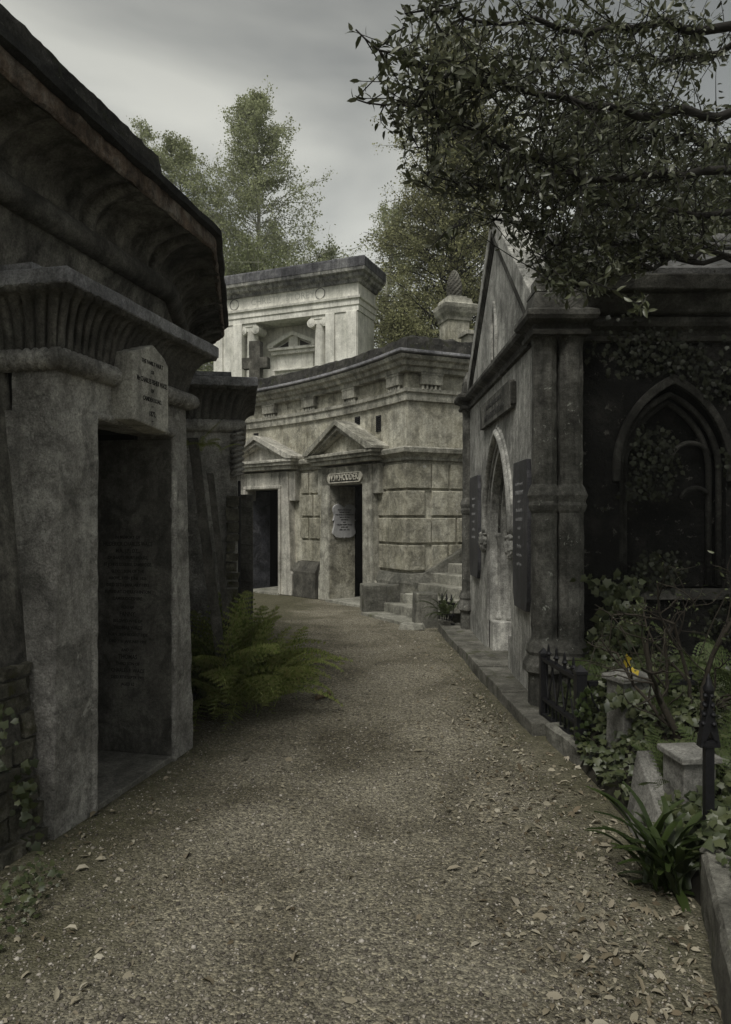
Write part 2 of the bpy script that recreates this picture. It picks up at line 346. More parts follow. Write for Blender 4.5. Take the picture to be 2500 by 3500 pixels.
def rots(rng, n, ax=None, tilt=None):
    """random rotation matrices; with tilt, local z stays within tilt of up"""
    if tilt is None:
        q = rng.normal(size=(n, 4)); q /= np.linalg.norm(q, axis=1)[:, None]
        w, x, y, z = q.T
        return np.stack([1-2*(y*y+z*z), 2*(x*y-z*w), 2*(x*z+y*w), 2*(x*y+z*w), 1-2*(x*x+z*z), 2*(y*z-x*w), 2*(x*z-y*w), 2*(y*z+x*w), 1-2*(x*x+y*y)], 1).reshape(n, 3, 3)
    yaw = rng.uniform(0, 2*PI, n); a = rng.normal(0, tilt, n); b = rng.normal(0, tilt, n)
    cz, sz = np.cos(yaw), np.sin(yaw); Z = np.zeros(n); O = np.ones(n)
    Rz = np.stack([cz, -sz, Z, sz, cz, Z, Z, Z, O], 1).reshape(n, 3, 3)
    Rx = np.stack([O, Z, Z, Z, np.cos(a), -np.sin(a), Z, np.sin(a), np.cos(a)], 1).reshape(n, 3, 3)
    Ry = np.stack([np.cos(b), Z, np.sin(b), Z, O, Z, -np.sin(b), Z, np.cos(b)], 1).reshape(n, 3, 3)
    return Rz @ Rx @ Ry
def scatter(tv, tf, pos, rot, sc):
    tv = np.array(tv, float); tf = np.array(tf, int); n = len(pos)
    sc = np.array(sc, float); sc = sc[:, None] if sc.ndim == 1 else sc
    V = np.einsum('nij,nkj->nki', rot, tv[None]*sc[:, None, :])+np.array(pos)[:, None, :]
    F_ = tf[None]+(np.arange(n)*len(tv))[:, None, None]
    return V.reshape(-1, 3), F_.reshape(-1, tf.shape[1])
# leaf templates: x along the leaf, unit length
ELL_V = [(0, 0, 0), (.3, 0, .03), (.68, 0, .02), (1, 0, -.06), (.28, .17, .09), (.66, .16, .07), (.28, -.17, .09), (.66, -.16, .07)]
ELL_F = [(0, 1, 4), (1, 5, 4), (1, 2, 5), (2, 3, 5), (0, 6, 1), (1, 6, 7), (1, 7, 2), (2, 7, 3)]
IVY_O = [(0, 0), (-.13, .33), (.12, .34), (.34, .52), (.58, .29), (1.0, 0), (.58, -.29), (.34, -.52), (.12, -.34), (-.13, -.33)]
IVY_V = [(.28, 0, .07)]+[(a, b, -.04 if i % 2 else .03) for i, (a, b) in enumerate(IVY_O)]
IVY_F = [(0, i+1, (i+1) % 10+1) for i in range(10)]
QUAD_V = [(0, 0, 0), (.5, .35, .08), (1, 0, 0), (.5, -.35, .08)]
QUAD_F = [(0, 1, 2, 3)]
OCT_V = [(1, 0, 0), (.1, .85, .1), (-.95, .1, 0), (-.1, -.9, -.1), (0.1, 0, .62), (0, .1, -.6)]
OCT_F = [(0, 1, 4), (1, 2, 4), (2, 3, 4), (3, 0, 4), (1, 0, 5), (2, 1, 5), (3, 2, 5), (0, 3, 5)]
def orient(dirs, rng, roll=None):
    """rotation matrices whose local x is the given direction; local z points upwards, with a random roll"""
    d = np.array(dirs, float); d /= np.linalg.norm(d, axis=1)[:, None]+1e-9
    up = np.tile([0.02, 0.03, 1.0], (len(d), 1)); y = np.cross(up, d); y /= np.linalg.norm(y, axis=1)[:, None]+1e-9
    z = np.cross(d, y)
    if roll is None: roll = rng.uniform(-PI, PI, len(d))
    c, s = np.cos(roll)[:, None], np.sin(roll)[:, None]
    y2 = y*c+z*s; z2 = -y*s+z*c
    return np.stack([d, y2, z2], 2)
def text(parent, F, s, n, z, body, size, mat, name='lettering', xs=1.0, ext=0.002, bold=0.0, ls=1.0, slant=0.0):
    cu = bpy.data.curves.new('lettering_curve', 'FONT'); cu.body = body; cu.size = size; cu.align_x = 'CENTER'; cu.align_y = 'CENTER'
    cu.extrude = ext; cu.offset = bold; cu.space_line = ls; cu.resolution_u = 2; cu.shear = slant
    o = bpy.data.objects.new('lettering_tmp', cu); COL.objects.link(o)
    dg = bpy.context.evaluated_depsgraph_get(); me = bpy.data.meshes.new_from_object(o.evaluated_get(dg))
    bpy.data.objects.remove(o); bpy.data.curves.remove(cu)
    base = F.p(s, n, z); mt = Matrix(((F.tx*xs, 0, F.nx, base.x), (F.ty*xs, 0, F.ny, base.y), (0, 1, 0, base.z), (0, 0, 0, 1)))
    me.transform(mt); me.materials.clear()
    return finish(name, me, M[mat], parent)

# ================================================================== GROUND
rng = np.random.default_rng(7); random.seed(7)
def gz(x, y):
    return 0.018*noise.noise(Vector((x*0.9, y*0.9, 0)))+0.006*noise.noise(Vector((x*4, y*4, 3)))
def ground_sheet():
    xs = list(np.arange(-3.2, 3.4, 0.06)); ys = list(np.arange(1.5, 15.5, 0.06))
    xs = [-900, -200, -40, -12, -6]+xs+[6, 12, 40, 200, 900]; ys = [-900, -100, -10, -2]+ys+[20, 40, 200, 1500]
    mb = MB(); mb.grid([[(x, y, gz(x, y)) for x in xs] for y in ys]); return mb
def gravel_mat():
    m, t, b, l = newmat('gravel_path'); pos = node(t, 'ShaderNodeNewGeometry').outputs['Position']
    big = nz(t, pos, 1.1, 8, 0.65, .5); c = ramp(t, big, [(.36, (.118, .110, .083)), (.5, (.200, .189, .149)), (.64, (.265, .252, .205))])
    vo = node(t, 'ShaderNodeTexVoronoi'); vo.inputs['Scale'].default_value = 95; l(pos, vo.inputs['Vector'])
    sp = node(t, 'ShaderNodeSeparateColor'); l(vo.outputs['Color'], sp.inputs[0])
    c = mixc(t, .75, c, ramp(t, sp.outputs[0], [(0, (.35, .33, .30)), (.5, (.95, .92, .88)), (.8, (1.2, 1.15, 1.05)), (1, (2.1, 2.0, 1.8))]), 'MULTIPLY')
    c = mixc(t, .6, c, ramp(t, nz(t, pos, 38, 8, .8), [(.40, .18), (.56, 1.35)]), 'MULTIPLY')
    # moss creeps in from the two edges of the path
    sx = node(t, 'ShaderNodeSeparateXYZ'); l(pos, sx.inputs[0])
    ax = node(t, 'ShaderNodeMath', operation='ABSOLUTE'); l(sx.outputs[0], ax.inputs[0])
    ma = node(t, 'ShaderNodeMath', operation='MULTIPLY_ADD'); l(nz(t, pos, 2.3, 8, .7, .4), ma.inputs[0]); ma.inputs[1].default_value = 1.9; l(ax.outputs[0], ma.inputs[2])
    mk = ramp(t, ma.outputs[0], [(.0, 0.0), (.5, 0.0), (1.0, 1.0)])
    mr = node(t, 'ShaderNodeMapRange'); mr.inputs[1].default_value = 1.72; mr.inputs[2].default_value = 2.3; mr.inputs[4].default_value = .8; l(ma.outputs[0], mr.inputs[0])
    mc = ramp(t, nz(t, pos, 14, 7, .75), [(.35, (.045, .044, .024)), (.65, (.135, .128, .080))])
    c = mixc(t, mr.outputs[0], c, mc)
    l(c, b.inputs['Base Color']); b.inputs['Roughness'].default_value = .95; b.inputs['Specular IOR Level'].default_value = .15
    bh = node(t, 'ShaderNodeMath', operation='MULTIPLY_ADD'); l(vo.outputs['Distance'], bh.inputs[0]); bh.inputs[1].default_value = -.6; l(nz(t, pos, 30, 8, .7), bh.inputs[2])
    bp = node(t, 'ShaderNodeBump'); bp.inputs['Strength'].default_value = .9; bp.inputs['Distance'].default_value = .02; l(bh.outputs[0], bp.inputs['Height']); l(bp.outputs[0], b.inputs['Normal'])
    return m
M['gravel'] = gravel_mat()
tag(obj('path', ground_sheet(), 'gravel'), 'gravel path curving between the tombs', kind='structure')

# geometry of the place -------------------------------------------------------
K = (-1.044, 5.03)
D1 = (0.2232, 0.9748); D2 = (-0.167, 0.986)
def adv(p, d, k): return (p[0]+d[0]*k, p[1]+d[1]*k)
K0 = adv(K, D1, -2.45); Km = adv(K0, (0.579, 0.815), -2.5); K2 = adv(K, D2, 2.42); K3 = adv(K2, (-0.531, 0.847), 2.42); K4 = adv(K3, (-0.815, 0.58), 2.42)
EDGE = [Km, K0, K, K2, K3, K4]                      # the ring's cornice edge in plan
WALL = offset(EDGE, -0.35)
OC = Vector((-10.203, 6.325)); OR = 12.289; AC = math.atan2(12.0-6.325, .697+10.203)
def arc(s, n=0.0):
    a = AC+s/OR; return (OC.x+(OR-n)*math.cos(a), OC.y+(OR-n)*math.sin(a))
def arcframe(s):
    a = AC+s/OR; p = arc(s); return Frame(p[0], p[1], math.sin(a), -math.cos(a))
RET = (0.917, 0.398)
CENTRAL = [arc(s) for s in np.arange(9.5, -0.01, -0.5)]+[adv(arc(0), RET, 5.0)]

# in-band pebble & litter scatter
def outside(x, y):
    """True where the path is open ground"""
    xl = -1.45+.229*(y-3.89) if y < 5.1 else (-1.2-.15*(y-5.1))
    return x > xl and x < 1.15
def pebbles():
    P = []; S = []
    while len(P) < 34000:
        y = 2.0+9.5*rng.random()**1.9; x = rng.uniform(-1.9, 1.6)
        if not outside(x, y) and rng.random() > .15: continue
        P.append((x, y, gz(x, y)+.001)); S.append(rng.uniform(.003, .0095)*(1.9 if rng.random() < .07 else 1))
    P = np.array(P); S = np.array(S)
    sc = np.stack([S, S*rng.uniform(.7, 1, len(S)), S*rng.uniform(.5, .9, len(S))], 1)
    V, F_ = scatter(OCT_V, OCT_F, P, rots(rng, len(P), tilt=.25), sc)
    m, t, b, l = newmat('pebble'); g = node(t, 'ShaderNodeNewGeometry')
    l(ramp(t, g.outputs['Random Per Island'], [(0, (.04, .034, .028)), (.4, (.13, .116, .092)), (.8, (.23, .208, .17)), (1, (.42, .39, .34))]), b.inputs['Base Color']); b.inputs['Roughness'].default_value = .85
    tag(npmesh('gravel', V, F_, m, smooth=True), 'loose gravel stones on the path', kind='stuff')
pebbles()
def litter():
    P = []; S = []
    while len(P) < 2600:
        y = 2.1+7.5*rng.random()**1.6; x = rng.uniform(-1.7, 1.7)
        if x > -1.45+.229*(y-3.89)-.05 and (x < 1.12 or y < 4.9) and not (x > 1.1+.37*(y-2.28) and y < 3.2):
            w = .03+.9*max(0, min(1, (x-.25)/.7))**1.3*(.45+1.1*(noise.noise(Vector((x*2.2, y*2.2, 4)))+.5))
            if x < -.9 and y < 4: w = .15
            if rng.random() < w*(.4 if y > 6.3 else 1): P.append((x, y, gz(x, y)+.006)); S.append(rng.uniform(.022, .062))
    P = np.array(P); S = np.array(S)
    S *= .82*np.clip(rng.lognormal(-.25, .42, len(S)), .35, 1.5); k = rng.random(len(P)) < .22
    a, f1 = scatter(ELL_V, ELL_F, P[~k], rots(rng, (~k).sum(), tilt=.35), np.stack([S, S*rng.uniform(.7, 1.5, len(S)), S*rng.uniform(.4, 3.0, len(S))], 1)[~k])
    b, f2 = scatter(IVY_V, IVY_F, P[k], rots(rng, k.sum(), tilt=.35), np.stack([S*.7, S*.6, S*rng.uniform(1., 4., len(S))], 1)[k])
    tag(npmesh('fallen_leaves', np.concatenate([a, b]), np.concatenate([f1, f2+len(a)]), 'litter'), 'dead leaves fallen along the right edge of the path', kind='stuff')
litter()
def grass_tufts():
    n = 5200; P = []
    while len(P) < n:
        y = 2.3+9*rng.random(); 
        if rng.random() < .5: x = (-1.46+.229*(y-3.89) if y < 5.1 else -1.0-.2*(y-5.1))+abs(rng.normal(0, .16))
        else: x = 1.12-abs(rng.normal(0, .2))
        P.append((x, y, gz(x, y)-.002))
    P = np.array(P); d = np.stack([rng.normal(0, .6, n), rng.normal(0, .6, n), np.ones(n)], 1)
    V, F_ = scatter([(0, -.06, 0), (0, .06, 0), (1, 0, 0)], [(0, 1, 2)], P, orient(d, rng), rng.uniform(.008, .03, n))
    tag(npmesh('moss_grass', V, F_, 'fern_dry'), 'thin grass and moss along the edges of the path', kind='stuff')
grass_tufts()

# ================================================================== INNER RING BUILDING (left)
ring = thing('vault_ring_building', (WALL[2][0], WALL[2][1], 0), 'dark stuccoed vault building on the left with a huge overhanging hollow cornice', 'building')
mb = MB(); sweep(mb, WALL, [(.13, -.1), (.12, 0), (0, 1.25), (-.12, 2.4), (-.05, 2.9), (0, 3.12)], step=.2); obj('wall', mb, 'ring_stucco', ring)
mb = MB(); sweep(mb, WALL, circ(.075, .01, 3.185, 14), True, step=.15, mod=lambda s, k: (noise.noise(Vector((s*6, k*5, 0)))*.008, 0)); obj('torus_moulding', mb, 'stucco_cornice', ring, smooth=True)
cav = [(0, 3.25)]+arcprof(.02, 3.26, .32, 3.465, 10)
mb = MB(); sweep(mb, WALL, cav, step=.12, mod=lambda s, k: (noise.noise(Vector((s*3, k*4, 5)))*.012, 0)); obj('cavetto_cornice', mb, 'ring_stucco', ring, smooth=True)
cornice = ring.children[-1]
# pairs of curved ribs on the hollow of the cornice
for i in range(len(WALL)-1):
    a, b = Vector(WALL[i]), Vector(WALL[i+1]); ln = (b-a).length; F = Frame(a.x, a.y, (b-a).x, (b-a).y)
    for cs in ([ln*.18, ln*.5, ln*.82] if i != 1 else [.5, 1.28, 2.02]):
        for off in (-.075, .075):
            mb = MB(); rows = []
            for (n, z) in arcprof(.03, 3.25, .325, 3.45, 10):
                rows.append([F.p(cs+off+w, n+h, z-h*.6) for w, h in ((-.042, -.03), (-.034, .024), (0, .034), (.034, .024), (.042, -.03))])
            mb.grid(rows); obj('cornice_rib', mb, 'ring_stucco', ring, smooth=True)
mb = MB(); sweep(mb, WALL, [(.305, 3.475), (.335, 3.455), (.345, 3.47), (.345, 3.565), (.20, 3.565)], True, step=.06, mod=lambda s, k: (noise.noise(Vector((s*9, k*5, 1)))*.02, (noise.noise(Vector((s*5, 0, 2)))*.022+noise.noise(Vector((s*21, 0, 2)))*.014) if .1 < k < .45 else 0))
obj('brick_fascia', mb, 'ring_brick', ring)
mb = MB(); sweep(mb, WALL, [(.0, 3.56), (.36, 3.56), (.385, 3.57), (.388, 3.61), (.37, 3.625), (0, 3.65)], True, step=.08, mod=lambda s, k: (noise.noise(Vector((s*4, k*3, 8)))*.015, noise.noise(Vector((s*3, 1, 2)))*.012))
obj('lead_edge', mb, 'ring_edge', ring)
mb = MB(); sweep(mb, WALL, [(-.05, 3.6), (-.05, 4.13), (-.35, 4.15), (-.35, 3.6)], True, step=.25)
obj('parapet', mb, 'parapet_dark', ring, rough=(.045, .009, 14))
mb = MB(); q = offset(WALL, -.3); mb.add([(x, y, 3.64) for x, y in q]+[(-9, 9, 3.64), (-9, 0, 3.64)], [tuple(range(len(q)+2))]); obj('roof', mb, 'ring_edge', ring)
# broken facing: rubble stones laid bare on the wall
def rubble(F, s0, s1, z0, z1, n0, parent, seed, name='rubble_facing', dens=.9, hrow=.10, lean=0.0):
    r = random.Random(seed); mb = MB(); z = z0; nb_ = n0
    while z < z1:
        n0 = nb_+lean*z
        h = hrow*r.uniform(.7, 1.4); s = s0+r.uniform(-.1, 0)
        while s < s1:
            w = r.uniform(.10, .24)
            if r.random() < dens:
                g = .009; e = r.uniform(-.02, .025)
                a, b = max(s, s0)+g, min(s+w, s1)-g
                if b-a > .03:
                    fbox(mb, F, a, b, n0-.08, n0+.02+e, z+g, z+h-g, r.uniform(-.012, .012), r.uniform(-.012, .012), r.uniform(-.015, .01))
            s += w
        z += h
    return obj(name, mb, 'rubble', parent, rough=(.05, .011, 16), seed=seed)
W1 = Frame(WALL[1][0], WALL[1][1], D1[0], D1[1]); W2 = Frame(WALL[2][0], WALL[2][1], D2[0], D2[1])
rubble(W1, -.3, .92, .0, .85, .12, ring, 1, lean=-.096)
rubble(W2, -.02, 1.1, .0, 2.3, .12, ring, 2, lean=-.1)
# spalled plaster edge standing proud of the rubble

# ================================================================== PORTALS with hollow cornices
def portal(F, w, d0, d1, head, depth, label, near_batter=.03, far_batter=.12, kind=1):
    T = thing('egyptian_tomb_portal', F.p(w/2, 0, 0), label, 'tomb')
    T.name = 'tomb_portal'
    zt = 2.36
    fb = lambda z: far_batter*z/zt; nb = lambda z: near_batter*z/zt
    mb = MB()
    fbox(mb, F, 0, d0, -depth, 0, -.1, head, nb(head), 0); fbox(mb, F, d1, w, -depth, 0, -.1, head, 0, -fb(head))
    mb.hexa([F.p(nb(head), -depth, head), F.p(w-fb(head), -depth, head), F.p(w-fb(head), 0, head), F.p(nb(head), 0, head),
             F.p(nb(zt), -depth, zt), F.p(w-fb(zt), -depth, zt), F.p(w-fb(zt), 0, zt), F.p(nb(zt), 0, zt)])
    obj('wall', mb, 'stucco', T, rough=(.05, .007, 7))
    mb = MB(); fbox(mb, F, .012, .2, -.9, -.2, -.1, head); obj('return_wall', mb, 'stucco', T, rough=(.08, .007, 7))
    # bead round the opening
    mb = MB()
    for s in (d0-.012, d1+.012): mb.tube([F.p(s, -.004, 0), F.p(s, -.004, head+.01)], .024, 8)
    mb.tube([F.p(d0-.03, -.004, head+.012), F.p(d1+.03, -.004, head+.012)], .024, 8)
    obj('door_bead', mb, 'stucco', T, rough=(.05, .005, 12), smooth=True)
    a0, a1 = .035, w-far_batter-.01
    U = [F.xy(a0, -depth-.12), F.xy(a0, 0), F.xy(a1, 0), F.xy(a1, -depth-.12)]
    def tm(s, k):
        h = math.sin(s*150+k*2*PI*2.0+3*noise.noise(Vector((s*5, 0, 0)))); g = .002 if h > -.5 else -.009
        a = 2*PI*k; return (g*math.cos(a)+noise.noise(Vector((s*8, k*4, 3)))*.006, g*math.sin(a))
    mb = MB(); sweep(mb, U, circ(.056, .018, 2.39, 16), True, step=.015, mod=tm); obj('torus_moulding', mb, 'stucco', T, smooth=True)
    pf = [(.0, 2.42)]+arcprof(.012, 2.44, .155, 2.69, 12)+[(.165, 2.72)]
    def fm(s, k):
        p = (s/.062) % 1.0; q = abs(2*p-1); b = .024*math.sqrt(max(0, 1-min(1, q/.86)**2))-.010
        if q > .84: b = -.032
        fade = min(1, max(0, (k-.06)*9))
        return (b*fade*(1 if k < .86 else .3)+noise.noise(Vector((s*7, k*5, 9)))*.007, 0)
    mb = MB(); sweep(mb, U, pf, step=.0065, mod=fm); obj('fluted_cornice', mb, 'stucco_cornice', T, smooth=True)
    mb = MB(); sweep(mb, U, [(-.3, 2.712), (.165, 2.712), (.17, 2.718), (.17, 2.782), (.16, 2.79), (-.3, 2.80)], True, step=.1); 
    mb.add([F.p(a0+.1, -depth-.05, 2.72), F.p(a1-.1, -depth-.05, 2.72), F.p(a1-.1, -.1, 2.72), F.p(a0+.1, -.1, 2.72)], [(0, 1, 2, 3)])
    obj('capping_slab', mb, 'lead_slab', T, rough=(.06, .004, 6))
    mb = MB(); fbox(mb, F, a0-.13, a0+.5, -depth-.14, -.05, 2.80, 2.835); obj('upper_slab', mb, 'lead_slab', T, rough=(.08, .006, 5))
    # passage behind the doorway: roof, back and near side dark, floor slab
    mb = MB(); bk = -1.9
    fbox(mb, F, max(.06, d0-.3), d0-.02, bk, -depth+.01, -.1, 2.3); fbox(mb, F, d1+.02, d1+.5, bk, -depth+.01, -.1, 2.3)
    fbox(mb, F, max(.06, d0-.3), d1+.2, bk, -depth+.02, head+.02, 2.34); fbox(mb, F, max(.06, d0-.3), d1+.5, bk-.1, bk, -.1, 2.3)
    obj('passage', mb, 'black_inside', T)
    mb = MB(); fbox(mb, F, d0-.005, d1+.005, bk+.1, -.005, -.1, .035); obj('threshold', mb, 'threshold', T, bevel=.006)
    return T
F1 = Frame(-1.537, 3.554, D1[0], D1[1])
P1 = portal(F1, 1.51, .345, 1.217, 2.14, .26, 'grey stucco tomb doorway at the left front with fluted hollow cornice and marble name tablet')
# inscribed side slab of the first tomb: its face looks back towards the viewer
RV = Frame(*F1.xy(1.217, -.64), F1.nx, F1.ny)      # s from inside to outside, n towards the near jamb
mb = MB(); fbox(mb, RV, .0, .635, -.06, .012, .036, 2.12); sl = obj('inscribed_slab', mb, 'inscribed', P1, bevel=.004)
LINES = [('IN MEMORY OF', .024, 1.0), ('FREDERICK CHARLES WACE', .032, .8), ('M.A., J.P., D.L.,', .028, .95), ('OF SHAFTESBURY HOUSE,', .024, .95), ("ST JOHN'S COLLEGE, CAMBRIDGE.", .024, .85),
         ('ELDEST SON OF THE', .023, 1), ('ABOVE, 17TH JUNE 1836', .023, 1), ('DIED 25TH JANUARY 1893', .024, 1), ('BURIED AT CHERRY-HINTON', .024, .95), ('CAMBRIDGESHIRE.', .024, 1), None,
         ('ALSO OF', .022, 1), ('FANNY.', .034, .9), ('BELOVED WIFE OF', .023, 1), ('THOMAS WACE', .028, .95), ('BORN 28TH AUGUST 1838', .022, 1), ('DIED 7TH JANUARY 1901', .022, 1), None,
         ('AND OF', .022, 1), ('THOMAS', .034, .9), ('THIRD SON OF', .023, 1), ('CHARLES F. WACE', .028, .95), ('DIED 8TH SEPTR 1901', .023, 1), ('AGED 62', .022, 1)]
zz = 1.47
for ln in LINES:
    if ln is None: zz -= .012; continue
    text(sl, RV, .315, .0125, zz, ln[0], ln[1]*1.25, 'ink', xs=ln[2]*.9, bold=.0006, ext=.0008); zz -= .0455
# marble name tablet
mb = MB(); polyx(mb, F1, [(.50, 2.15), (.885, 2.115), (.905, 2.13), (.905, 2.52), (.86, 2.56), (.72, 2.615), (.50, 2.53)], -.02, .135)
tb = obj('name_tablet', mb, 'marble_plaque', P1, bevel=.01)
for z, s_, sz, xs in ((2.50, 'THE FAMILY VAULT', .033, .85), (2.448, 'OF', .03, .9), (2.392, 'Mr CHARLES FISHER WACE.', .040, .70), (2.34, 'OF', .03, .9), (2.287, 'CAMDEN ROAD.', .036, .8), (2.250, '~', .03, 1), (2.205, '1872.', .042, .85), (2.165, '~', .03, 1)):
    text(tb, F1, .71, .136, z, s_, sz, 'ink', xs=xs, bold=.0008, ext=.0008)
# second portal, end-on
F2 = Frame(-1.104, 6.2, D2[0], D2[1])
P2 = portal(F2, 1.45, .3, 1.15, 2.14, .50, 'dark stucco tomb doorway seen end-on behind the fern, twisted roll down its corner', near_batter=0.02)
def tw(s, k):
    return 0, 0
mb = MB(); rows = []
for i in range(56):
    z = 2.33-.37*i/55; r = .052+(.009 if math.sin(i*55/56*.95+0) > -.3 else -.012)
    rows.append([F2.p(.0+r*math.cos(a), .0+r*math.sin(a), z+.018*math.sin(a)) for a in [2*PI*k/16 for k in range(16)]])
mb.grid(rows, False, True); mb.f.append(tuple(len(mb.v)-16+k for k in range(16))); obj('twisted_roll', mb, 'stucco', P2, smooth=True)
SF2 = Frame(*F2.xy(0, -.5), F2.nx, F2.ny)            # the side of portal two that faces the viewer
rubble(SF2, .40, .52, 0, 1.72, .015, P2, 5, 'crumbled_edge', 1, .085)
mb = MB(); fbox(mb, F2, .02, .05, .005, .03, 0, 1.92); obj('drainpipe', mb, 'iron', P2, bevel=.005)
# narrow carved stone panel standing at the far jamb of portal two
gp = F2.p(1.2, .0, 0); gt = thing('carved_stone_panel', gp, 'narrow dark stone panel carved with slanting ribs, left of the pale doorway', 'stone panel')
GF = Frame(gp.x, gp.y, .97, .1)
mb = MB(); fbox(mb, GF, .0, .15, -.03, .0, -.1, 1.84); obj('slab', mb, 'stucco_cornice', gt, bevel=.006)
for i in range(17):
    mb = MB(); z = .2+i*.095; a_ = .05 if i % 2 else -.02; mb.tube([GF.p(.01, .002, z), GF.p(.14, .002, z+a_)], .009, 6); obj('carved_rib', mb, 'stucco_cornice', gt)
# leaning stone props against the ring wall between the portals
for (x0, y0, z0), (x1, y1, z1), w, lb in (((-1.06, 5.62, -.02), (-1.30, 5.42, 2.2), .075, 'long grey stone strip leaning on the vault wall, nearer the doorway'), ((-1.02, 5.78, -.02), (-1.22, 5.66, 1.95), .05, 'thinner leaning strip just behind the long grey one, grooved')):
    a, b = Vector((x0, y0, z0)), Vector((x1, y1, z1)); d = (b-a).normalized(); sd_ = Vector((1, .15, 0)).normalized(); fr = sd_.cross(d).normalized()
    mb = MB()
    def ring4(p): return [p-sd_*w*.5-fr*.03, p+sd_*w*.5-fr*.03, p+sd_*w*.5+fr*.03, p-sd_*w*.5+fr*.03]
    mb.hexa(ring4(a)+ring4(b)); tag(obj('leaning_strip', mb, 'stucco_cornice', rough=(.06, .006, 8)), lb, 'stone strip')

# ================================================================== CENTRAL CURVED RANGE
cen = thing('curved_tomb_range', (arc(2)[0], arc(2)[1], 0), 'cream rusticated range of tombs curving round the end of the path under a heavy cornice', 'building')
mb = MB(); sweep(mb, CENTRAL, [(0, -.1), (0, 4.2)]); obj('wall', mb, 'cream', cen)
mb = MB(); sweep(mb, CENTRAL, [(0, 2.56), (.05, 2.57), (.05, 2.62), (.09, 2.66), (.15, 2.69), (.16, 2.76), (.13, 2.785), (0, 2.80)]); obj('string_course', mb, 'cream_trim', cen, rough=(.12, .006, 5))
mb = MB(); sweep(mb, CENTRAL, [(0, 3.55), (.05, 3.56), (.05, 3.68), (.08, 3.70), (.08, 3.76), (0, 3.765)]); obj('architrave', mb, 'cream_trim', cen)
mb = MB(); sweep(mb, CENTRAL, [(0, 4.02), (.12, 4.03), (.13, 4.10), (.19, 4.12), (.21, 4.18), (.27, 4.21), (.29, 4.27), (.0, 4.285)]); obj('cornice', mb, 'cream_trim', cen, rough=(.12, .006, 5))
mb = MB(); sweep(mb, CENTRAL, [(-.3, 4.286), (.32, 4.286), (.335, 4.30), (.33, 4.345), (-.3, 4.36)], True); obj('gutter_slab', mb, 'lead_slab', cen, bevel=.008)
mb = MB(); sweep(mb, CENTRAL, [(-.55, 4.30), (-.02, 4.30), (-.05, 4.64), (-.2, 4.70), (-.55, 4.70)], True, step=.4); obj('parapet', mb, 'parapet_dark', cen, rough=(.1, .035, 6))
def bracket(F, s):
    mb = MB(); fbox(mb, F, s-.2, s+.2, -.02, .105, 3.83, 4.03); fbox(mb, F, s-.215, s+.215, -.02, .115, 3.985, 4.03)
    o = obj('bracket', mb, 'cream_trim', cen, bevel=.008)
    mb = MB()
    for k in range(5):
        c = F.p(s-.16+k*.08, .06, 3.75); mb.lathe(c, [(.034, 0), (.02, .078)], 6)
    obj('guttae', mb, 'cream_trim', o)
for s in (.33, 1.80, 3.15, 4.45, 5.8, 7.1): F = arcframe(s); bracket(F, 0)
RF = Frame(*arc(0), *RET)
for s in (.42, 1.6, 2.8): bracket(RF, s)
# rusticated blocks
blocks = MB(); rr = random.Random(3)
def flush():
    global blocks
    obj('rusticated_blocks', blocks, 'cream_block', cen, rough=(.10, .003, 9)); blocks = MB()
def rows_of(F, s0, s1, pat, parent_list, zbot=.70, zt=2.53, nrow=4):
    h = (zt-zbot)/nrow
    for r in range(nrow):
        z1 = zt-r*h; s = s0; i = 0; p = pat[r % len(pat)]
        while s < s1-.08:
            w = min(p[i % len(p)], s1-s)
            if s1-(s+w) < .1: w = s1-s
            mb = MB(); a, b, z0_, z1_ = s+.018, s+w-.018, z1-h+.022, z1-.018; c = .011; n = .040+rr.uniform(-.006, .006)
            vs = [F.p(a, -.02, z0_), F.p(b, -.02, z0_), F.p(b, -.02, z1_), F.p(a, -.02, z1_), F.p(a, n-c, z0_), F.p(b, n-c, z0_), F.p(b, n-c, z1_), F.p(a, n-c, z1_), F.p(a+c, n, z0_+c), F.p(b-c, n, z0_+c), F.p(b-c, n, z1_-c), F.p(a+c, n, z1_-c)]
            blocks.add(vs, [(0, 1, 5, 4), (1, 2, 6, 5), (2, 3, 7, 6), (3, 0, 4, 7), (4, 5, 9, 8), (5, 6, 10, 9), (6, 7, 11, 10), (7, 4, 8, 11), (8, 9, 10, 11)])
            s += w; i += 1
def quoins():
    h = (2.53-.70)/4
    for r in range(4):
        z1_ = 2.53-r*h-.018; z0_ = 2.53-(r+1)*h+.022; la = .62; lb = .42 if r % 2 == 0 else .30
        c = arc(0); pth = [arc(la), c, adv(c, RET, lb)]; n = .045
        mb = MB(); sweep(mb, pth, [(-.02, z0_), (n-.011, z0_), (n, z0_+.011), (n, z1_-.011), (n-.011, z1_), (-.02, z1_)], True); blocks.add(mb.v, mb.f)
quoins(); flush()
rows_of(RF, .31+.12, 5, [(.36, .34), (.01+.62,), (.5, .33), (.34, .36)], None); flush()
rows_of(arcframe(.84), -.2, .2, [(.36,)], None); flush()
rows_of(arcframe(3.15), -.30, .36, [(.26, .4), (.4, .26)], None); flush()
rows_of(arcframe(6.2), -.6, .6, [(.5, .7), (.7, .5)], None); flush()
mb = MB(); sweep(mb, CENTRAL, [(0, .0), (.12, .0), (.12, .52), (.05, .66), (0, .68)]); obj('plinth', mb, 'dark_cheek', cen, rough=(.15, .012, 4))
mb = MB(); F = arcframe(3.12); fbox(mb, F, -.36, .36, -.02, .22, 0, .52); fbox(mb, F, -.36, .36, -.02, .22, .52, .72, 0, 0, -.12); obj('bevelled_plinth_block', mb, 'dark_plinth', cen, bevel=.015, rough=(.1, .008, 6))
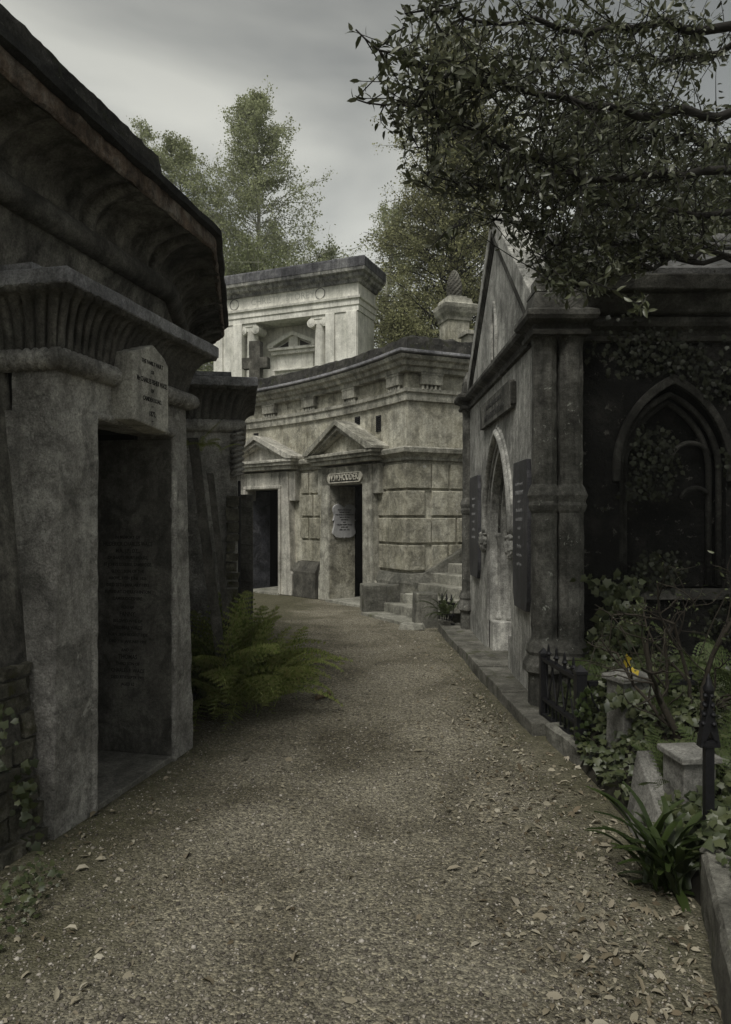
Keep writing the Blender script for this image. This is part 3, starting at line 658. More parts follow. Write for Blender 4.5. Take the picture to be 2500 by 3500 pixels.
for s, w, z0, z1 in ((.93, .16, 3.13, 3.42), (1.62, .17, 3.33, 3.48), (4.95, .15, 3.34, 3.46)):
    F = arcframe(s); mb = MB(); fbox(mb, F, -w/2, w/2, -.01, .012, z0, z1); v_ = obj('vent', mb, 'ink', cen)
    mb = MB(); k = int((z1-z0)/.035)
    for i in range(k): fbox(mb, F, -w/2+.01, w/2-.01, .0, .028, z0+.01+i*.035, z0+.028+i*.035, 0, 0, -.015)
    obj('louvres', mb, 'iron', v_)

def pediment(T, F, hw, zb, za, nb, nf, mat, tym):
    """gabled hood: bed moulding, stepped raking cornices with a sloping top, tympanum"""
    mb = MB(); fbox(mb, F, -hw+.1, hw-.1, nb, nf-.10, zb-.20, zb-.12); fbox(mb, F, -hw+.04, hw-.04, nb, nf-.04, zb-.12, zb-.06); fbox(mb, F, -hw, hw, nb, nf, zb-.06, zb)
    obj('bed_moulding', mb, mat, T, bevel=.012, rough=(.12, .006, 6))
    th = .13
    for k, (n1, t0, t1, e) in enumerate(((nf+.02, 0, .07, 0), (nf-.035, .07, .12, .05), (nf-.09, .12, .17, .09))):
        sl_ = (za-zb)/hw; mb = MB()
        for sg in (-1, 1):
            o = [(sg*(hw+.02-e), zb+.0), (0, za-t0), (0, za-t1-.02), (sg*(hw-.14-e), zb+.0)] if k else [(sg*(hw+.03), zb), (sg*(hw+.03), zb+.05), (0, za+.04), (0, za-.05), (sg*(hw-.14), zb)]
            if sg > 0: o = o[::-1]
            polyx(mb, F, o, nb, n1)
        obj('raking_cornice', mb, mat, T, bevel=.008, rough=(.14, .006, 6))
    mb = MB(); polyx(mb, F, [(-hw+.12, zb), (hw-.12, zb), (0, za-.1)], nb, nf-.2); obj('tympanum', mb, tym, T, rough=(.2, .008, 5))
def doorcase(F, half, dh, dz, label, mat, head_top, ear, zp):
    T = thing('tomb_doorway', F.p(0, 0, 0), label, 'tomb')
    mb = MB()
    for sg in (-1, 1):
        # battered jamb: wider at its foot, narrower at the head
        p = [(sg*(half), 0), (sg*(half), .46), (sg*(half-.05), .50), (sg*(half-.14), zp), (sg*dh*.97, zp), (sg*dh, 0)]
        if sg > 0: p = p[::-1]
        polyx(mb, F, p, -.05, .2)
    polyx(mb, F, [(-half+.13, dz), (half-.13, dz), (half-.14, zp), (-half+.14, zp)][::-1], -.05, .2)
    obj('door_surround', mb, mat, T, bevel=.012)
    mb = MB()
    for sg in (-1, 1): fbox(mb, F, min(sg*(half-.14), sg*(half+.06)), max(sg*(half-.14), sg*(half+.06)), -.02, .17, ear, zp, 0, 0, 0)
    obj('ear_block', mb, mat, T, bevel=.01)
    return T
def inside(T, F, dh, dz, panel, depth=.62):
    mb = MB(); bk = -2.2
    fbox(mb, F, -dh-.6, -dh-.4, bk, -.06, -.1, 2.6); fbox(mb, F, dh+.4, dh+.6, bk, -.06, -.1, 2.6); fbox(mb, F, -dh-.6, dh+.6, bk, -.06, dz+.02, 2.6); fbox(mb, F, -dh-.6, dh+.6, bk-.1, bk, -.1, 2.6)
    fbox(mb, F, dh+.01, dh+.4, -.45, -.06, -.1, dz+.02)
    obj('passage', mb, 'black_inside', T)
    mb = MB(); fbox(mb, F, -dh-.35, -dh+.012, -depth, .185, .04, dz-.01); r_ = obj('side_slab', mb, panel, T, bevel=.005)
    mb = MB(); fbox(mb, F, -dh-.05, dh+.05, -1.8, .26, -.1, .04); obj('threshold', mb, 'step_stone', T, bevel=.01)
    return r_
def cut_wall():
    pass
FH = arcframe(1.745)
TH = doorcase(FH, .95, .555, 2.22, 'cream doorway in the middle of the range with a gabled hood, name panel and shield tablet inside', 'cream_trim', 2.5, 2.03, 2.56)
pediment(TH, FH, 1.12, 2.80, 3.36, -.05, .42, 'cream_trim', 'cream_block')
sl = inside(TH, FH, .555, 2.22, 'cream_block', .40)
# name panel with rounded ends
mb = MB(); o_ = [(-.50, 2.25)]+[(.50, 2.25)]+[(.50+.075*math.cos(a), 2.345+.075*math.sin(a)) for a in [R(d) for d in range(-60, 61, 15)]]+[(.50, 2.44), (-.50, 2.44)]+[(-.50-.075*math.cos(a), 2.345-.075*math.sin(a)) for a in [R(d) for d in range(-60, 61, 15)]]
polyx(mb, FH, o_, .19, .235); np_ = obj('name_panel', mb, 'name_stone', TH, bevel=.008)
mb = MB()
for a, b, c, d in ((-.5, .5, 2.42, 2.437), (-.5, .5, 2.252, 2.27)): fbox(mb, FH, a, b, .235, .245, c, d)
obj('panel_rim', mb, 'name_stone', np_)
mb = MB(); fbox(mb, FH, -.47, .47, .2355, .2375, 2.272, 2.418); obj('panel_ground', mb, 'kelman_arch', np_)
text(np_, FH, 0, .25, 2.345, 'W.W.HODDER', .165, 'name_stone', xs=.88, ext=.008, bold=.0015)
# shield tablet on the reveal slab
SH = Frame(*FH.xy(-.543, .175), -FH.nx, -FH.ny)
def shield(w, h):
    r = []
    for (a, b) in [(0, -1.0), (.12, -.93), (.35, -.97), (.75, -.90), (.98, -.72), (1.0, -.62), (.88, -.30), (.86, -.02), (1.0, .02), (.92, .10), (.86, .3), (.96, .52), (.98, .72), (.82, .88), (.5, .96), (.2, .88), (.06, .76), (0, .80)]:
        r.append((a*w, b*h))
    return r+[(-a, b) for a, b in reversed(r[1:-1])]
mb = MB(); polyx(mb, SH, [(.30+a, 1.54+b) for a, b in shield(.27, .345)], .0, .04); sh = obj('shield_tablet', mb, 'shield_stone', sl, bevel=.008)
zz = 1.755
for s_, k in (('Sacred to the memory of', 1), ('ELIZABETH ROSE', 1), ('WHO BORN AT TORRINGTON', 1), ('DIED IN THE YEAR', .9), ('1894 AGED 50', .9), ('ALSO', .9), ('WILLIAM GILBERT WOOD', 1), ('BORN 1878', 1), ('DIED 1 JAN. 1916', 1)):
    text(sh, SH, .30, .041, zz, s_, .036*k, 'ink', xs=.85, ext=.001, bold=.0008); zz -= .048
# left doorway
FL = arcframe(4.52)
TL = doorcase(FL, .93, .52, 2.20, 'pale grey doorway half behind the fern, gabled hood and dusky blue slab inside', 'grey_stone', 2.5, 1.95, 2.56)
pediment(TL, FL, 1.12, 2.80, 3.30, -.05, .42, 'grey_stone', 'grey_stone')
inside(TL, FL, .52, 2.20, 'blue_panel', .46)
mb = MB()
for a, b, c, d in ((-.60, -.53, 0, 2.21), (.53, .60, 0, 2.21), (-.60, .60, 2.21, 2.28)): fbox(mb, FL, a, b, .19, .235, c, d)
obj('architrave', mb, 'grey_stone', TL, bevel=.014)

# cut the doorway openings out of the range wall and its plinth
def cutter(F, hw, hz):
    mb = MB(); fbox(mb, F, -hw, hw, -.35, .6, -.5, hz); me = bpy.data.meshes.new('c'); me.from_pydata([tuple(v) for v in mb.v], [], mb.f)
    return me
def punch(o, frames):
    """remove the parts of a swept wall's faces that lie inside a doorway (the wall is rebuilt face by face on a fine grid)"""
    me = o.data; bm = bmesh.new(); bm.from_mesh(me); loc = Vector(root_of(o).location)
    for F, hw, hz in frames:
        for s in (-hw, hw):
            c = F.p(s, 0, 0)-loc; g = bm.verts[:]+bm.edges[:]+bm.faces[:]
            bmesh.ops.bisect_plane(bm, geom=g, plane_co=c, plane_no=(F.tx, F.ty, 0), dist=1e-6)
        g = bm.verts[:]+bm.edges[:]+bm.faces[:]
        bmesh.ops.bisect_plane(bm, geom=g, plane_co=Vector((0, 0, hz))-loc, plane_no=(0, 0, 1), dist=1e-6)
        dead = []
        for f in bm.faces:
            c = f.calc_center_median()+loc; ds = (c.x-F.ox)*F.tx+(c.y-F.oy)*F.ty; dn = (c.x-F.ox)*F.nx+(c.y-F.oy)*F.ny
            if abs(ds) < hw and abs(dn) < .8 and c.z < hz: dead.append(f)
        bmesh.ops.delete(bm, geom=dead, context='FACES')
    bm.to_mesh(me); bm.free()
for o in cen.children:
    if o.name.startswith('wall') or o.name.startswith('plinth'): punch(o, [(FH, .57, 2.24), (FL, .54, 2.22)])
for o in ring.children:
    if o.name.startswith('wall') or o.name.startswith('rubble') or o.name.startswith('plaster'):
        G1 = Frame(*F1.xy(.781, 0), D1[0], D1[1]); G2 = Frame(*F2.xy(.725, 0), D2[0], D2[1]); punch(o, [(G1, .45, 2.17), (G2, .44, 2.17)])

# ================================================================== STAIRCASE at the corner
e = Vector((.877, .48)); f = Vector((.48, -.877))
st = thing('stone_staircase', (.5, 11.6, 0), 'worn stone steps climbing to the right beside the range, low blocks at their foot', 'stairs')
SFm = Frame(.30, 11.88, .992, .13); SFm.nx, SFm.ny = .48, -.877      # s up the flight, n along the slightly skewed step edges
mb = MB(); fbox(mb, SFm, -.36, .1, -.05, 1.55, -.05, .05); obj('step', mb, 'step_stone', st, bevel=.012, rough=(.2, .006, 5))
for i in range(16):
    mb = MB(); z = .20+.16*i; s0 = .03+.272*i; fbox(mb, SFm, s0, s0+.31, -.06, 1.30, -.05 if i == 0 else z-.2, z); obj('step', mb, 'step_stone', st, bevel=.012, rough=(.2, .006, 5), seed=i)
mb = MB(); BKf = Frame(-.01, 12.08, .97, .22); fbox(mb, BKf, 0, .46, -.42, 0, -.05, .47); obj('foot_block', mb, 'dark_cheek', st, bevel=.02, rough=(.12, .01, 5))
CKf = Frame(.42, 12.0, .985, .172); mb = MB(); polyx(mb, CKf, [(-.05, -.05), (4.4, -.05), (4.4, 2.95), (.30, .52), (-.05, .46)], -.28, .02); obj('cheek_wall', mb, 'dark_cheek', st, bevel=.02)
NWf = Frame(.74, 10.45, .99, .13); mb = MB(); fbox(mb, NWf, 0, .33, -.36, 0, -.05, .50, .01, -.01, -.01); obj('newel_block', mb, 'dark_cheek', st, bevel=.02, rough=(.1, .008, 5))
fs = thing('flat_stone', (.72, 10.35, 0), 'flat broken slab lying on the gravel below the steps', 'stone')
mb = MB(); FF = Frame(.50, 10.45, .98, -.2); fbox(mb, FF, 0, .36, -.14, .14, .0, .07, .03, -.04, -.03); obj('slab', mb, 'step_stone', fs, rough=(.05, .018, 9))

# ================================================================== RIGHT MAUSOLEUM
Fr = Frame(1.40, 9.70, 0, -1)                          # facade: s from far (0) to near (3.75)
Fs = Frame(1.55, 5.93, 1, 0)                           # side wall facing the viewer
km = thing('gothic_mausoleum', (1.9, 7.8, 0), 'gabled gothic mausoleum on the right, streaked grey front and near-black ivy-grown side wall', 'tomb')
def pointed(c, hw, zs, za, k=10, z0=0.0):
    """outline of a pointed arch opening from its left foot over the apex to its right foot"""
    rise = za-zs; r = (rise*rise+hw*hw)/(2*hw); pts = [(c-hw, z0)]
    th = math.atan2(rise, r-hw)
    for i in range(k+1):
        a = th*i/k; pts.append((c-hw+r-r*math.cos(a), zs+r*math.sin(a)))
    L_ = pts[:]; R_ = [(2*c-a, b) for a, b in reversed(pts[:-1])]
    return L_+R_
DC = 2.10
ap = pointed(DC, .68, 1.42, 2.40)
body = [(0, -.1), (DC-.68, -.1)]+ap+[(DC+.68, -.1), (3.75, -.1), (3.75, 3.2), (1.92, 4.69), (0, 3.2)]
mb = MB(); polyx(mb, Fr, body, -.35, 0); obj('front_wall', mb, 'kelman', km)
for k, (dw, n0, n1) in enumerate(((.0, -.13, .0), (.07, -.26, -.1), (.14, -.42, -.2))):
    o = pointed(DC, .68-dw, 1.42, 2.40-dw*1.1); i_ = pointed(DC, .61-dw, 1.42, 2.32-dw*1.1)
    mb = MB(); polyx(mb, Fr, o+i_[::-1], n0, n1-.02 if k == 0 else n1-.03); obj('door_order', mb, 'kelman', km, bevel=.006)
# roll mouldings and jamb shafts
for hw, n, r in ((.595, -.13, .024), (.52, -.24, .024), (.465, -.33, .020)):
    mb = MB(); mb.tube([Fr.p(a, n, b) for a, b in pointed(DC, hw, 1.42, 2.30-(.61-hw)*1.1, 12, 1.42)], r, 8); obj('arch_roll', mb, 'kelman_pier', km, smooth=True)
    for sg in (-1, 1):
        mb = MB(); c = Fr.p(DC+sg*hw, n, 0); mb.lathe(c, [(.05, .44), (.05, .48), (.034, .52), (r+.004, .55), (r+.004, 1.30), (.034, 1.31), (r+.006, 1.34), (.05, 1.38), (.055, 1.43)], 12); obj('jamb_shaft', mb, 'kelman', km, smooth=True)
for sg in (-1, 1):
    mb = MB(); a, b = sorted((DC+sg*.42, DC+sg*.68)); fbox(mb, Fr, a, b, -.42, -.02, 0, .44); obj('jamb_plinth', mb, 'kelman', km, bevel=.01)
mb = MB()
for i in range(40):
    z = .60+i*.0168; mb.lathe(Fr.p(DC-.555, -.185, z), [(.004, 0), (.012, .006), (.004, .012)], 6); mb.lathe(Fr.p(DC+.555, -.185, z), [(.004, 0), (.012, .006), (.004, .012)], 6)
obj('beading', mb, 'kelman', km)
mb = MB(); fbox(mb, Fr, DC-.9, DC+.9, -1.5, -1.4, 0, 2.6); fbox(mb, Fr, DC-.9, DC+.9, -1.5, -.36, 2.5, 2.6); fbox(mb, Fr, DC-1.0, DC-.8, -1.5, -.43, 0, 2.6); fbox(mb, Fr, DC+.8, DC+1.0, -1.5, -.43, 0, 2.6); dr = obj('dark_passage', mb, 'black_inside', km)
mb = MB(); hp = [(a, b) for a, b in pointed(DC, .75, 1.42, 2.50, 14, 1.42)]
mb.tube([Fr.p(a, .02, b) for a, b in hp], .038, 8); mb.tube([Fr.p(DC+(a-DC)*1.06, .0, 1.42+(b-1.42)*1.055) for a, b in hp], .026, 8); obj('hood_mould', mb, 'kelman', km, smooth=True)
for sg in (-1, 1):
    mb = MB(); c = Fr.p(DC+sg*.77, .03, 1.2); mb.lathe(c, [(.015, 0), (.035, .03), (.055, .09), (.06, .15), (.045, .19), (.055, .22), (.02, .24)], 14); obj('carved_stop', mb, 'kelman', km, rough=(.015, .012, 34), smooth=True)
# floor of the doorway and steps
mb = MB(); fbox(mb, Fr, DC-.68, DC+.68, -.5, -.001, -.1, .10); obj('door_sill', mb, 'step_stone', km)
# lancet panel in the gable
mb = MB(); o = pointed(1.9, .14, 3.55, 3.95, 8, 3.28); i_ = pointed(1.9, .09, 3.55, 3.87, 8, 3.33); polyx(mb, Fr, o+i_[::-1], -.01, .025); obj('gable_lancet', mb, 'kelman', km, bevel=.006)
mb = MB(); polyx(mb, Fr, i_, -.01, .004); obj('lancet_panel', mb, 'kelman_pier', km)
# string course under the gable, wrapping the corner piers
KP = [(1.9, 9.86), (1.31, 9.86), (1.31, 9.58), (1.40, 9.58), (1.40, 6.03), (1.35, 6.03), (1.35, 5.70), (1.74, 5.70), (1.74, 5.93), (6.5, 5.93)]
def kprof(z, k=1.0): return [(0, z), (.03*k, z+.01), (.035*k, z+.04), (.012*k, z+.06), (.02*k, z+.09), (.075*k, z+.12), (.09*k, z+.15), (.085*k, z+.19), (.04*k, z+.215), (-.02, z+.225)]
mb = MB(); sweep(mb, KP, kprof(3.04)); obj('string_course', mb, 'moulding_dark', km, smooth=False)
# raking parapet: coping blocks along both slopes, stepped mouldings beneath
mb = MB(); polyx(mb, Fr, [(-.02, 3.26), (-.02, 3.36), (1.93, 4.88), (3.80, 3.44), (3.80, 3.30), (3.66, 3.30), (1.92, 4.70), (.08, 3.24)], -.26, .045); obj('raking_coping', mb, 'kelman', km, bevel=.01)
for i in range(3):
    n = .038-.011*i; d = .045*(i+1); mb = MB(); polyx(mb, Fr, [(.0+d*.8, 3.26), (1.93, 4.74-d*.9+.0), (3.70-d*.8, 3.32), (3.64-d*.8, 3.26), (1.92, 4.68-d*.9), (.06+d*.8, 3.26)], -.02, n); obj('raking_moulding', mb, 'moulding_dark', km)
# the stone roof behind
mb = MB()
mb.hexa([(1.7, 5.72, 3.50), (7, 5.72, 3.50), (7, 7.78, 4.50), (1.7, 7.78, 4.50), (1.7, 5.70, 3.58), (7, 5.70, 3.58), (7, 7.78, 4.58), (1.7, 7.78, 4.58)])
mb.hexa([(1.7, 7.78, 4.50), (7, 7.78, 4.50), (7, 9.86, 3.50), (1.7, 9.86, 3.50), (1.7, 7.78, 4.58), (7, 7.78, 4.58), (7, 9.86, 3.58), (1.7, 9.86, 3.58)])
rf = obj('roof', mb, 'roof_stone', km)
mb = MB(); mb.tube([(1.72, 7.78, 4.60), (7, 7.78, 4.60)], .07, 10); mb.tube([(1.72, 7.0, 4.24), (7, 7.0, 4.24)], .035, 8); obj('roof_roll', mb, 'roof_stone', rf, smooth=True)
mb = MB(); mb.hexa([(1.76, 5.68, 3.40), (7, 5.68, 3.40), (7, 5.95, 3.40), (1.76, 5.95, 3.40), (1.76, 5.64, 3.52), (7, 5.64, 3.52), (7, 5.95, 3.52), (1.76, 5.95, 3.52)])
mb.hexa([(1.76, 5.80, 3.25), (7, 5.80, 3.25), (7, 5.94, 3.25), (1.76, 5.94, 3.25), (1.76, 5.74, 3.40), (7, 5.74, 3.40), (7, 5.94, 3.40), (1.76, 5.94, 3.40)]); obj('eaves_cornice', mb, 'moulding_dark', km, bevel=.015)
# dark side wall with a blind gothic window
wc = .98; wo_ = pointed(wc, .44, 2.0, 2.70, 12, 1.02)
outl = [(.1, -.1), (5.4, -.1), (5.4, 3.5), (.1, 3.5)]
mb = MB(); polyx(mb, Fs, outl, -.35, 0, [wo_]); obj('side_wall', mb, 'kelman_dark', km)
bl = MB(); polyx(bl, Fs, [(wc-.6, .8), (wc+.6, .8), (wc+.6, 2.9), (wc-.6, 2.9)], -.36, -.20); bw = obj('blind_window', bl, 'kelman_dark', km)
mb = MB(); o = pointed(wc, .50, 2.0, 2.78, 12, 1.9); i_ = pointed(wc, .44, 2.0, 2.70, 12, 1.9); polyx(mb, Fs, o+i_[::-1], -.02, .035); obj('window_hood', mb, 'kelman_arch', bw, bevel=.01)
mb = MB()
for hw, n in ((.41, -.07), (.355, -.13)): mb.tube([Fs.p(a, n, b) for a, b in pointed(wc, hw, 2.0, 2.66-(.44-hw)*1.1, 12, 1.04)], .026, 8)
for sg in (-1, 1):
    for (a0, b0, rr_, t0, t1) in ((sg*.20, 2.06, .17, 20, 200), (sg*.24, 1.72, .13, 40, 170)):
        mb.tube([Fs.p(wc+a0+sg*rr_*math.cos(R(t)), -.12, b0+rr_*math.sin(R(t))) for t in range(t0, t1, 15)], .020, 7)
obj('tracery', mb, 'kelman_arch', bw, smooth=True)
mb = MB(); fbox(mb, Fs, wc-.55, wc+.9, -.2, .06, .93, 1.02, 0, 0, -.04); obj('window_sill', mb, 'kelman_arch', bw, bevel=.01)
mb = MB(); fbox(mb, Fs, .15, 5.4, 0, .10, -.1, .42, 0, 0, -.03); fbox(mb, Fs, .15, 5.4, 0, .07, .42, .48, 0, 0, -.06); obj('base_course', mb, 'kelman_dark', km, bevel=.01)
# corner piers: pairs of octagonal shafts
def shaft(c, r, T, far=False):
    x, y = c
    pr = [(r*1.15, 0.0), (r*1.15, .36)]
    mb = MB(); k = 8
    def oct_(rr_, z, sq=False): return [(x+rr_*math.cos(PI/8+2*PI*i/k), y+rr_*math.sin(PI/8+2*PI*i/k), z) for i in range(k)]
    prof = [(1.22, -.1), (1.22, .34), (1.62, .37), (1.62, .42), (1.50, .45), (1.30, .50), (1.42, .53), (1.30, .58), (1.05, .62), (1.0, .64), (1.0, 1.64), (1.12, 1.66), (1.22, 1.70), (1.12, 1.73), (1.26, 1.78), (1.10, 1.84), (.93, 1.87), (.93, 3.0), (1.05, 3.05)]
    mb.grid([oct_(r*a, z) for a, z in prof], False, True); mb.f.append(tuple(len(mb.v)-k+i for i in range(k)))
    obj('shaft', mb, 'kelman_pier', T, rough=(.06, .006, 12))
def pier(c1, c2, r, box, lb):
    T = thing('corner_pier', (c1[0], c1[1], 0), lb, 'pier', 'corner piers of the gothic mausoleum')
    return T
for c in ((1.445, 5.83), (1.65, 5.80), (1.40, 9.72), (1.58, 9.74)): shaft(c, .105 if c[1] < 7 else .10, km)
mb = MB(); mb.hexa([(1.42, 5.86, -.1), (1.72, 5.86, -.1), (1.72, 6.02, -.1), (1.42, 6.02, -.1), (1.42, 5.86, 3.1), (1.72, 5.86, 3.1), (1.72, 6.02, 3.1), (1.42, 6.02, 3.1)]); obj('pier_core', mb, 'kelman_pier', km)
for (x0, x1, y0, y1) in ((1.33, 1.54, 5.70, 6.04), (1.57, 1.78, 5.72, 6.0), (1.30, 1.52, 9.58, 9.86)):
    mb = MB(); P_ = lambda x, y, z: (x, y, z)
    mb.hexa([(x0, y0, 3.26), (x1, y0, 3.26), (x1, y1, 3.26), (x0, y1, 3.26), (x0+.02, y0+.02, 3.40), (x1-.02, y0+.02, 3.40), (x1-.02, y1, 3.40), (x0+.02, y1, 3.40)])
    mb.hexa([(x0+.015, y0+.015, 3.40), (x1-.015, y0+.015, 3.40), (x1-.015, y1, 3.40), (x0+.015, y1, 3.40), (x0+.06, y0+.09, 3.56), (x1-.06, y0+.09, 3.56), (x1-.06, y1, 3.56), (x0+.06, y1, 3.56)]); obj('pier_cap', mb, 'kelman_pier', km, bevel=.012)
text(km, Frame(1.33, 5.70, 1, 0), .10, .012, .20, '95', .11, 'kelman_arch', xs=.8, ext=.001)
# tablets on the front
def tablet(s0, s1, z0, z1, n, name, mat, shape='rect'):
    mb = MB()
    if shape == 'rect': o = [(s0, z0), (s1, z0), (s1, z1), (s0, z1)]
    else:
        w = s1-s0; o = [(s0+.1*w, z0), (s1-.1*w, z0), (s1-.02, z0+.09), (s1, z0+.2), (s1, z1-.16), (s1-.03*w, z1-.1), (s1-.05*w, z1), (s0+.05*w, z1), (s0+.03*w, z1-.1), (s0, z1-.16), (s0, z0+.2), (s0+.02, z0+.09)]
    polyx(mb, Fr, o, 0, n); return obj(name, mb, mat, km, bevel=.006)
def slab_text(T, c, z, n, lines, size, mat):
    for i, (s_, k) in enumerate(lines): text(T, Fr, c, n+.001, z-i*size*1.75, s_, size*k, mat, xs=.85, ext=.0008, bold=.0012)
t_ = tablet(1.22, 2.95, 2.63, 2.90, .05, 'name_board', 'kelman_pier')
mb = MB(); fbox(mb, Fr, 2.955, 3.02, .0, .045, 2.66, 2.87); obj('board_end', mb, 'moulding_dark', t_, bevel=.006)
text(t_, Fr, 2.08, .051, 2.815, 'THE FAMILY MAUSOLEUM OF', .072, 'ink', xs=.95, ext=.001, bold=.001)
text(t_, Fr, 2.08, .051, 2.705, 'JAMES ANDERSON KELMAN', .098, 'ink', xs=.95, ext=.001, bold=.002)
t_ = tablet(3.04, 3.64, .80, 2.10, .04, 'slate_tablet', 'slate', 'sh'); t_['label'] = 'near dark slate tablet with pale lettering'
slab_text(t_, 3.32, 1.90, .04, [('Sacred to the memory of', .8), ('CHARLES NEWBY', 1.1), ('who died', .8), ('24th of April 1876', .9), ('also of FREDERICK', .9), ('who died', .8), ('and of', .8), ('Mary Ann', 1.1), ('wife of the above', .8), ('aged 76 years', .9)], .045, 'slate_letter')
t_ = tablet(.28, .98, .86, 2.12, .04, 'slate_tablet', 'slate', 'sh')
slab_text(t_, .63, 1.84, .04, [('In memory of', 1), ('HARRIET', 1.2), ('the beloved wife', .9), ('who died', .9), ('aged 43 years', .9), ('also of the above', .9)], .055, 'slate_letter')

# pavement strip and kerbs ----------------------------------------------------
xs_ = [(5.28, 1.22), (6.2, 1.17), (7.2, 1.13), (8.3, 1.09), (9.3, 1.05), (10.25, 1.03)]
for i in range(len(xs_)-1):
    (y0, x0), (y1, x1) = xs_[i], xs_[i+1]; mb = MB(); g = .006; z = .11+.012*((i*7) % 3-1)
    mb.hexa([(x0, y0+g, -.1), (1.6, y0+g, -.1), (1.6, y1-g, -.1), (x1, y1-g, -.1), (x0, y0+g, z), (1.6, y0+g, z), (1.6, y1-g, z), (x1, y1-g, z)])
    tag(obj('pavement', mb, 'kerb', bevel=.01, rough=(.14, .006, 5)), 'raised stone paving before the gothic front', kind='structure')

def kerbstone(pts, w, h, lb, cat='kerb stone', mat='kerb', z0=-.1):
    mb = MB(); sweep(mb, pts, [(0, z0), (0, h*.9), (-.015, h), (-w, h), (-w, z0)], True); o = obj('kerb_stone', mb, mat, rough=(.09, .012, 7)); return tag(o, lb, cat)
kerbstone([(1.36, 4.64), (1.30, 5.2)][::-1], .16, .12, 'mossy kerb stone under the low iron railing by the mausoleum corner')
kerbstone([(1.385, 2.98), (.98, 1.86)], .30, .25, 'tall grey kerb stone running out of the frame at the bottom right corner')
kerbstone([(1.03, 10.28), (1.08, 9.98)], .14, .16, 'short kerb stone under the small railing beyond the mausoleum')

# ================================================================== IRON RAILINGS
def rail_panel(T, a, b, z0, z1, nb):
    """two rails with pointed lancet bars between them"""
    a, b = Vector(a), Vector(b); d = b-a; ln = d.length; F = Frame(a.x, a.y, d.x, d.y)
    mb = MB()
    for z, h in ((z1, .026), (z0+.12, .02), (z0, .02)): fbox(mb, F, 0, ln, -.022, .022, z-h, z)
    obj('rail', mb, 'iron', T)
    for i in range(nb):
        s = ln*(i+.5)/nb; mb = MB(); w = ln/nb*.5
        for sg in (-1, 1):
            mb.tube([F.p(s+sg*w*.95, 0, z1-.026), F.p(s+sg*w*.75, 0, z1-.13), F.p(s+sg*w*.35, 0, z1-.22), F.p(s, 0, z0+.12)], .0065, 6)
        mb.tube([F.p(s, 0, z0), F.p(s, 0, z0+.12)], .008, 6); mb.tube([F.p(s-w, 0, z0), F.p(s-w, 0, z0+.10)], .008, 6)
        mb.lathe(F.p(s, 0, z1), [(.012, 0), (.012, .03), (.024, .045), (.012, .06), (.008, .10), (.001, .12)], 6)
        obj('bar', mb, 'iron', T)
def post(T, x, y, z, w):
    mb = MB(); c = w/2
    for (a, b, z0, z1) in ((c*1.35, c*1.35, 0, .05), (c, c, .05, z-.05), (c*1.15, c*1.15, z-.05, z-.03)):
        mb.hexa([(x-a, y-b, z0), (x+a, y-b, z0), (x+a, y+b, z0), (x-a, y+b, z0), (x-a, y-b, z1), (x+a, y-b, z1), (x+a, y+b, z1), (x-a, y+b, z1)])
    mb.add([(x-c*1.15, y-c*1.15, z-.03), (x+c*1.15, y-c*1.15, z-.03), (x+c*1.15, y+c*1.15, z-.03), (x-c*1.15, y+c*1.15, z-.03), (x, y, z+.012)], [(0, 1, 4), (1, 2, 4), (2, 3, 4), (3, 0, 4)])
    obj('post', mb, 'iron', T)
rl = thing('iron_railing', (1.42, 4.74, 0), 'low black cast iron railing with lancet bars round the grave by the mausoleum corner', 'railing')
post(rl, 1.36, 5.50, .60, .055); post(rl, 1.42, 4.76, .62, .07)
rail_panel(rl, (1.36, 5.46), (1.42, 4.81), .12, .54, 4); rail_panel(rl, (1.47, 4.76), (2.3, 4.80), .12, .52, 3)
r2 = thing('iron_railing', (1.1, 10.1, 0), 'small black railing seen between the steps and the far mausoleum pier', 'railing')
rail_panel(r2, (1.06, 10.28), (1.22, 9.96), .14, .42, 3)
# tall finial post
fp = thing('iron_finial_post', (1.50, 3.15, 0), 'tall black iron post with a crocketed gothic finial among ivy', 'post')
mb = MB(); x, y = 1.50, 3.15
for a, b, z0, z1 in ((.019, .016, .0, .62), (.028, .022, .60, .63)):
    mb.hexa([(x-a, y-b, z0), (x+a, y-b, z0), (x+a, y+b, z0), (x-a, y+b, z0), (x-a, y-b, z1), (x+a, y-b, z1), (x+a, y+b, z1), (x-a, y+b, z1)])
obj('shaft', mb, 'iron', fp)
FP = Frame(x, y, 1, 0); mb = MB(); polyx(mb, FP, [(-.045, .60), (-.030, .60), (0, .67), (.030, .60), (.045, .60), (.030, .69), (.012, .76), (0, .84), (-.012, .76), (-.030, .69)], -.022, .022); obj('gablet', mb, 'iron', fp, bevel=.003)
mb = MB(); mb.lathe((x, y, .72), [(.016, 0), (.012, .10), (.022, .12), (.026, .135), (.014, .155), (.010, .18), (.001, .20)], 8)
for i, zc in enumerate((.70, .74, .78, .82)):
    for a in range(4): c = (x+(.030-.004*i)*math.cos(a*PI/2+.4), y+(.030-.004*i)*math.sin(a*PI/2+.4), zc); mb.lathe(c, [(.003, -.008), (.010, -.002), (.012, .006), (.003, .014)], 6)
obj('finial', mb, 'iron', fp, smooth=True)

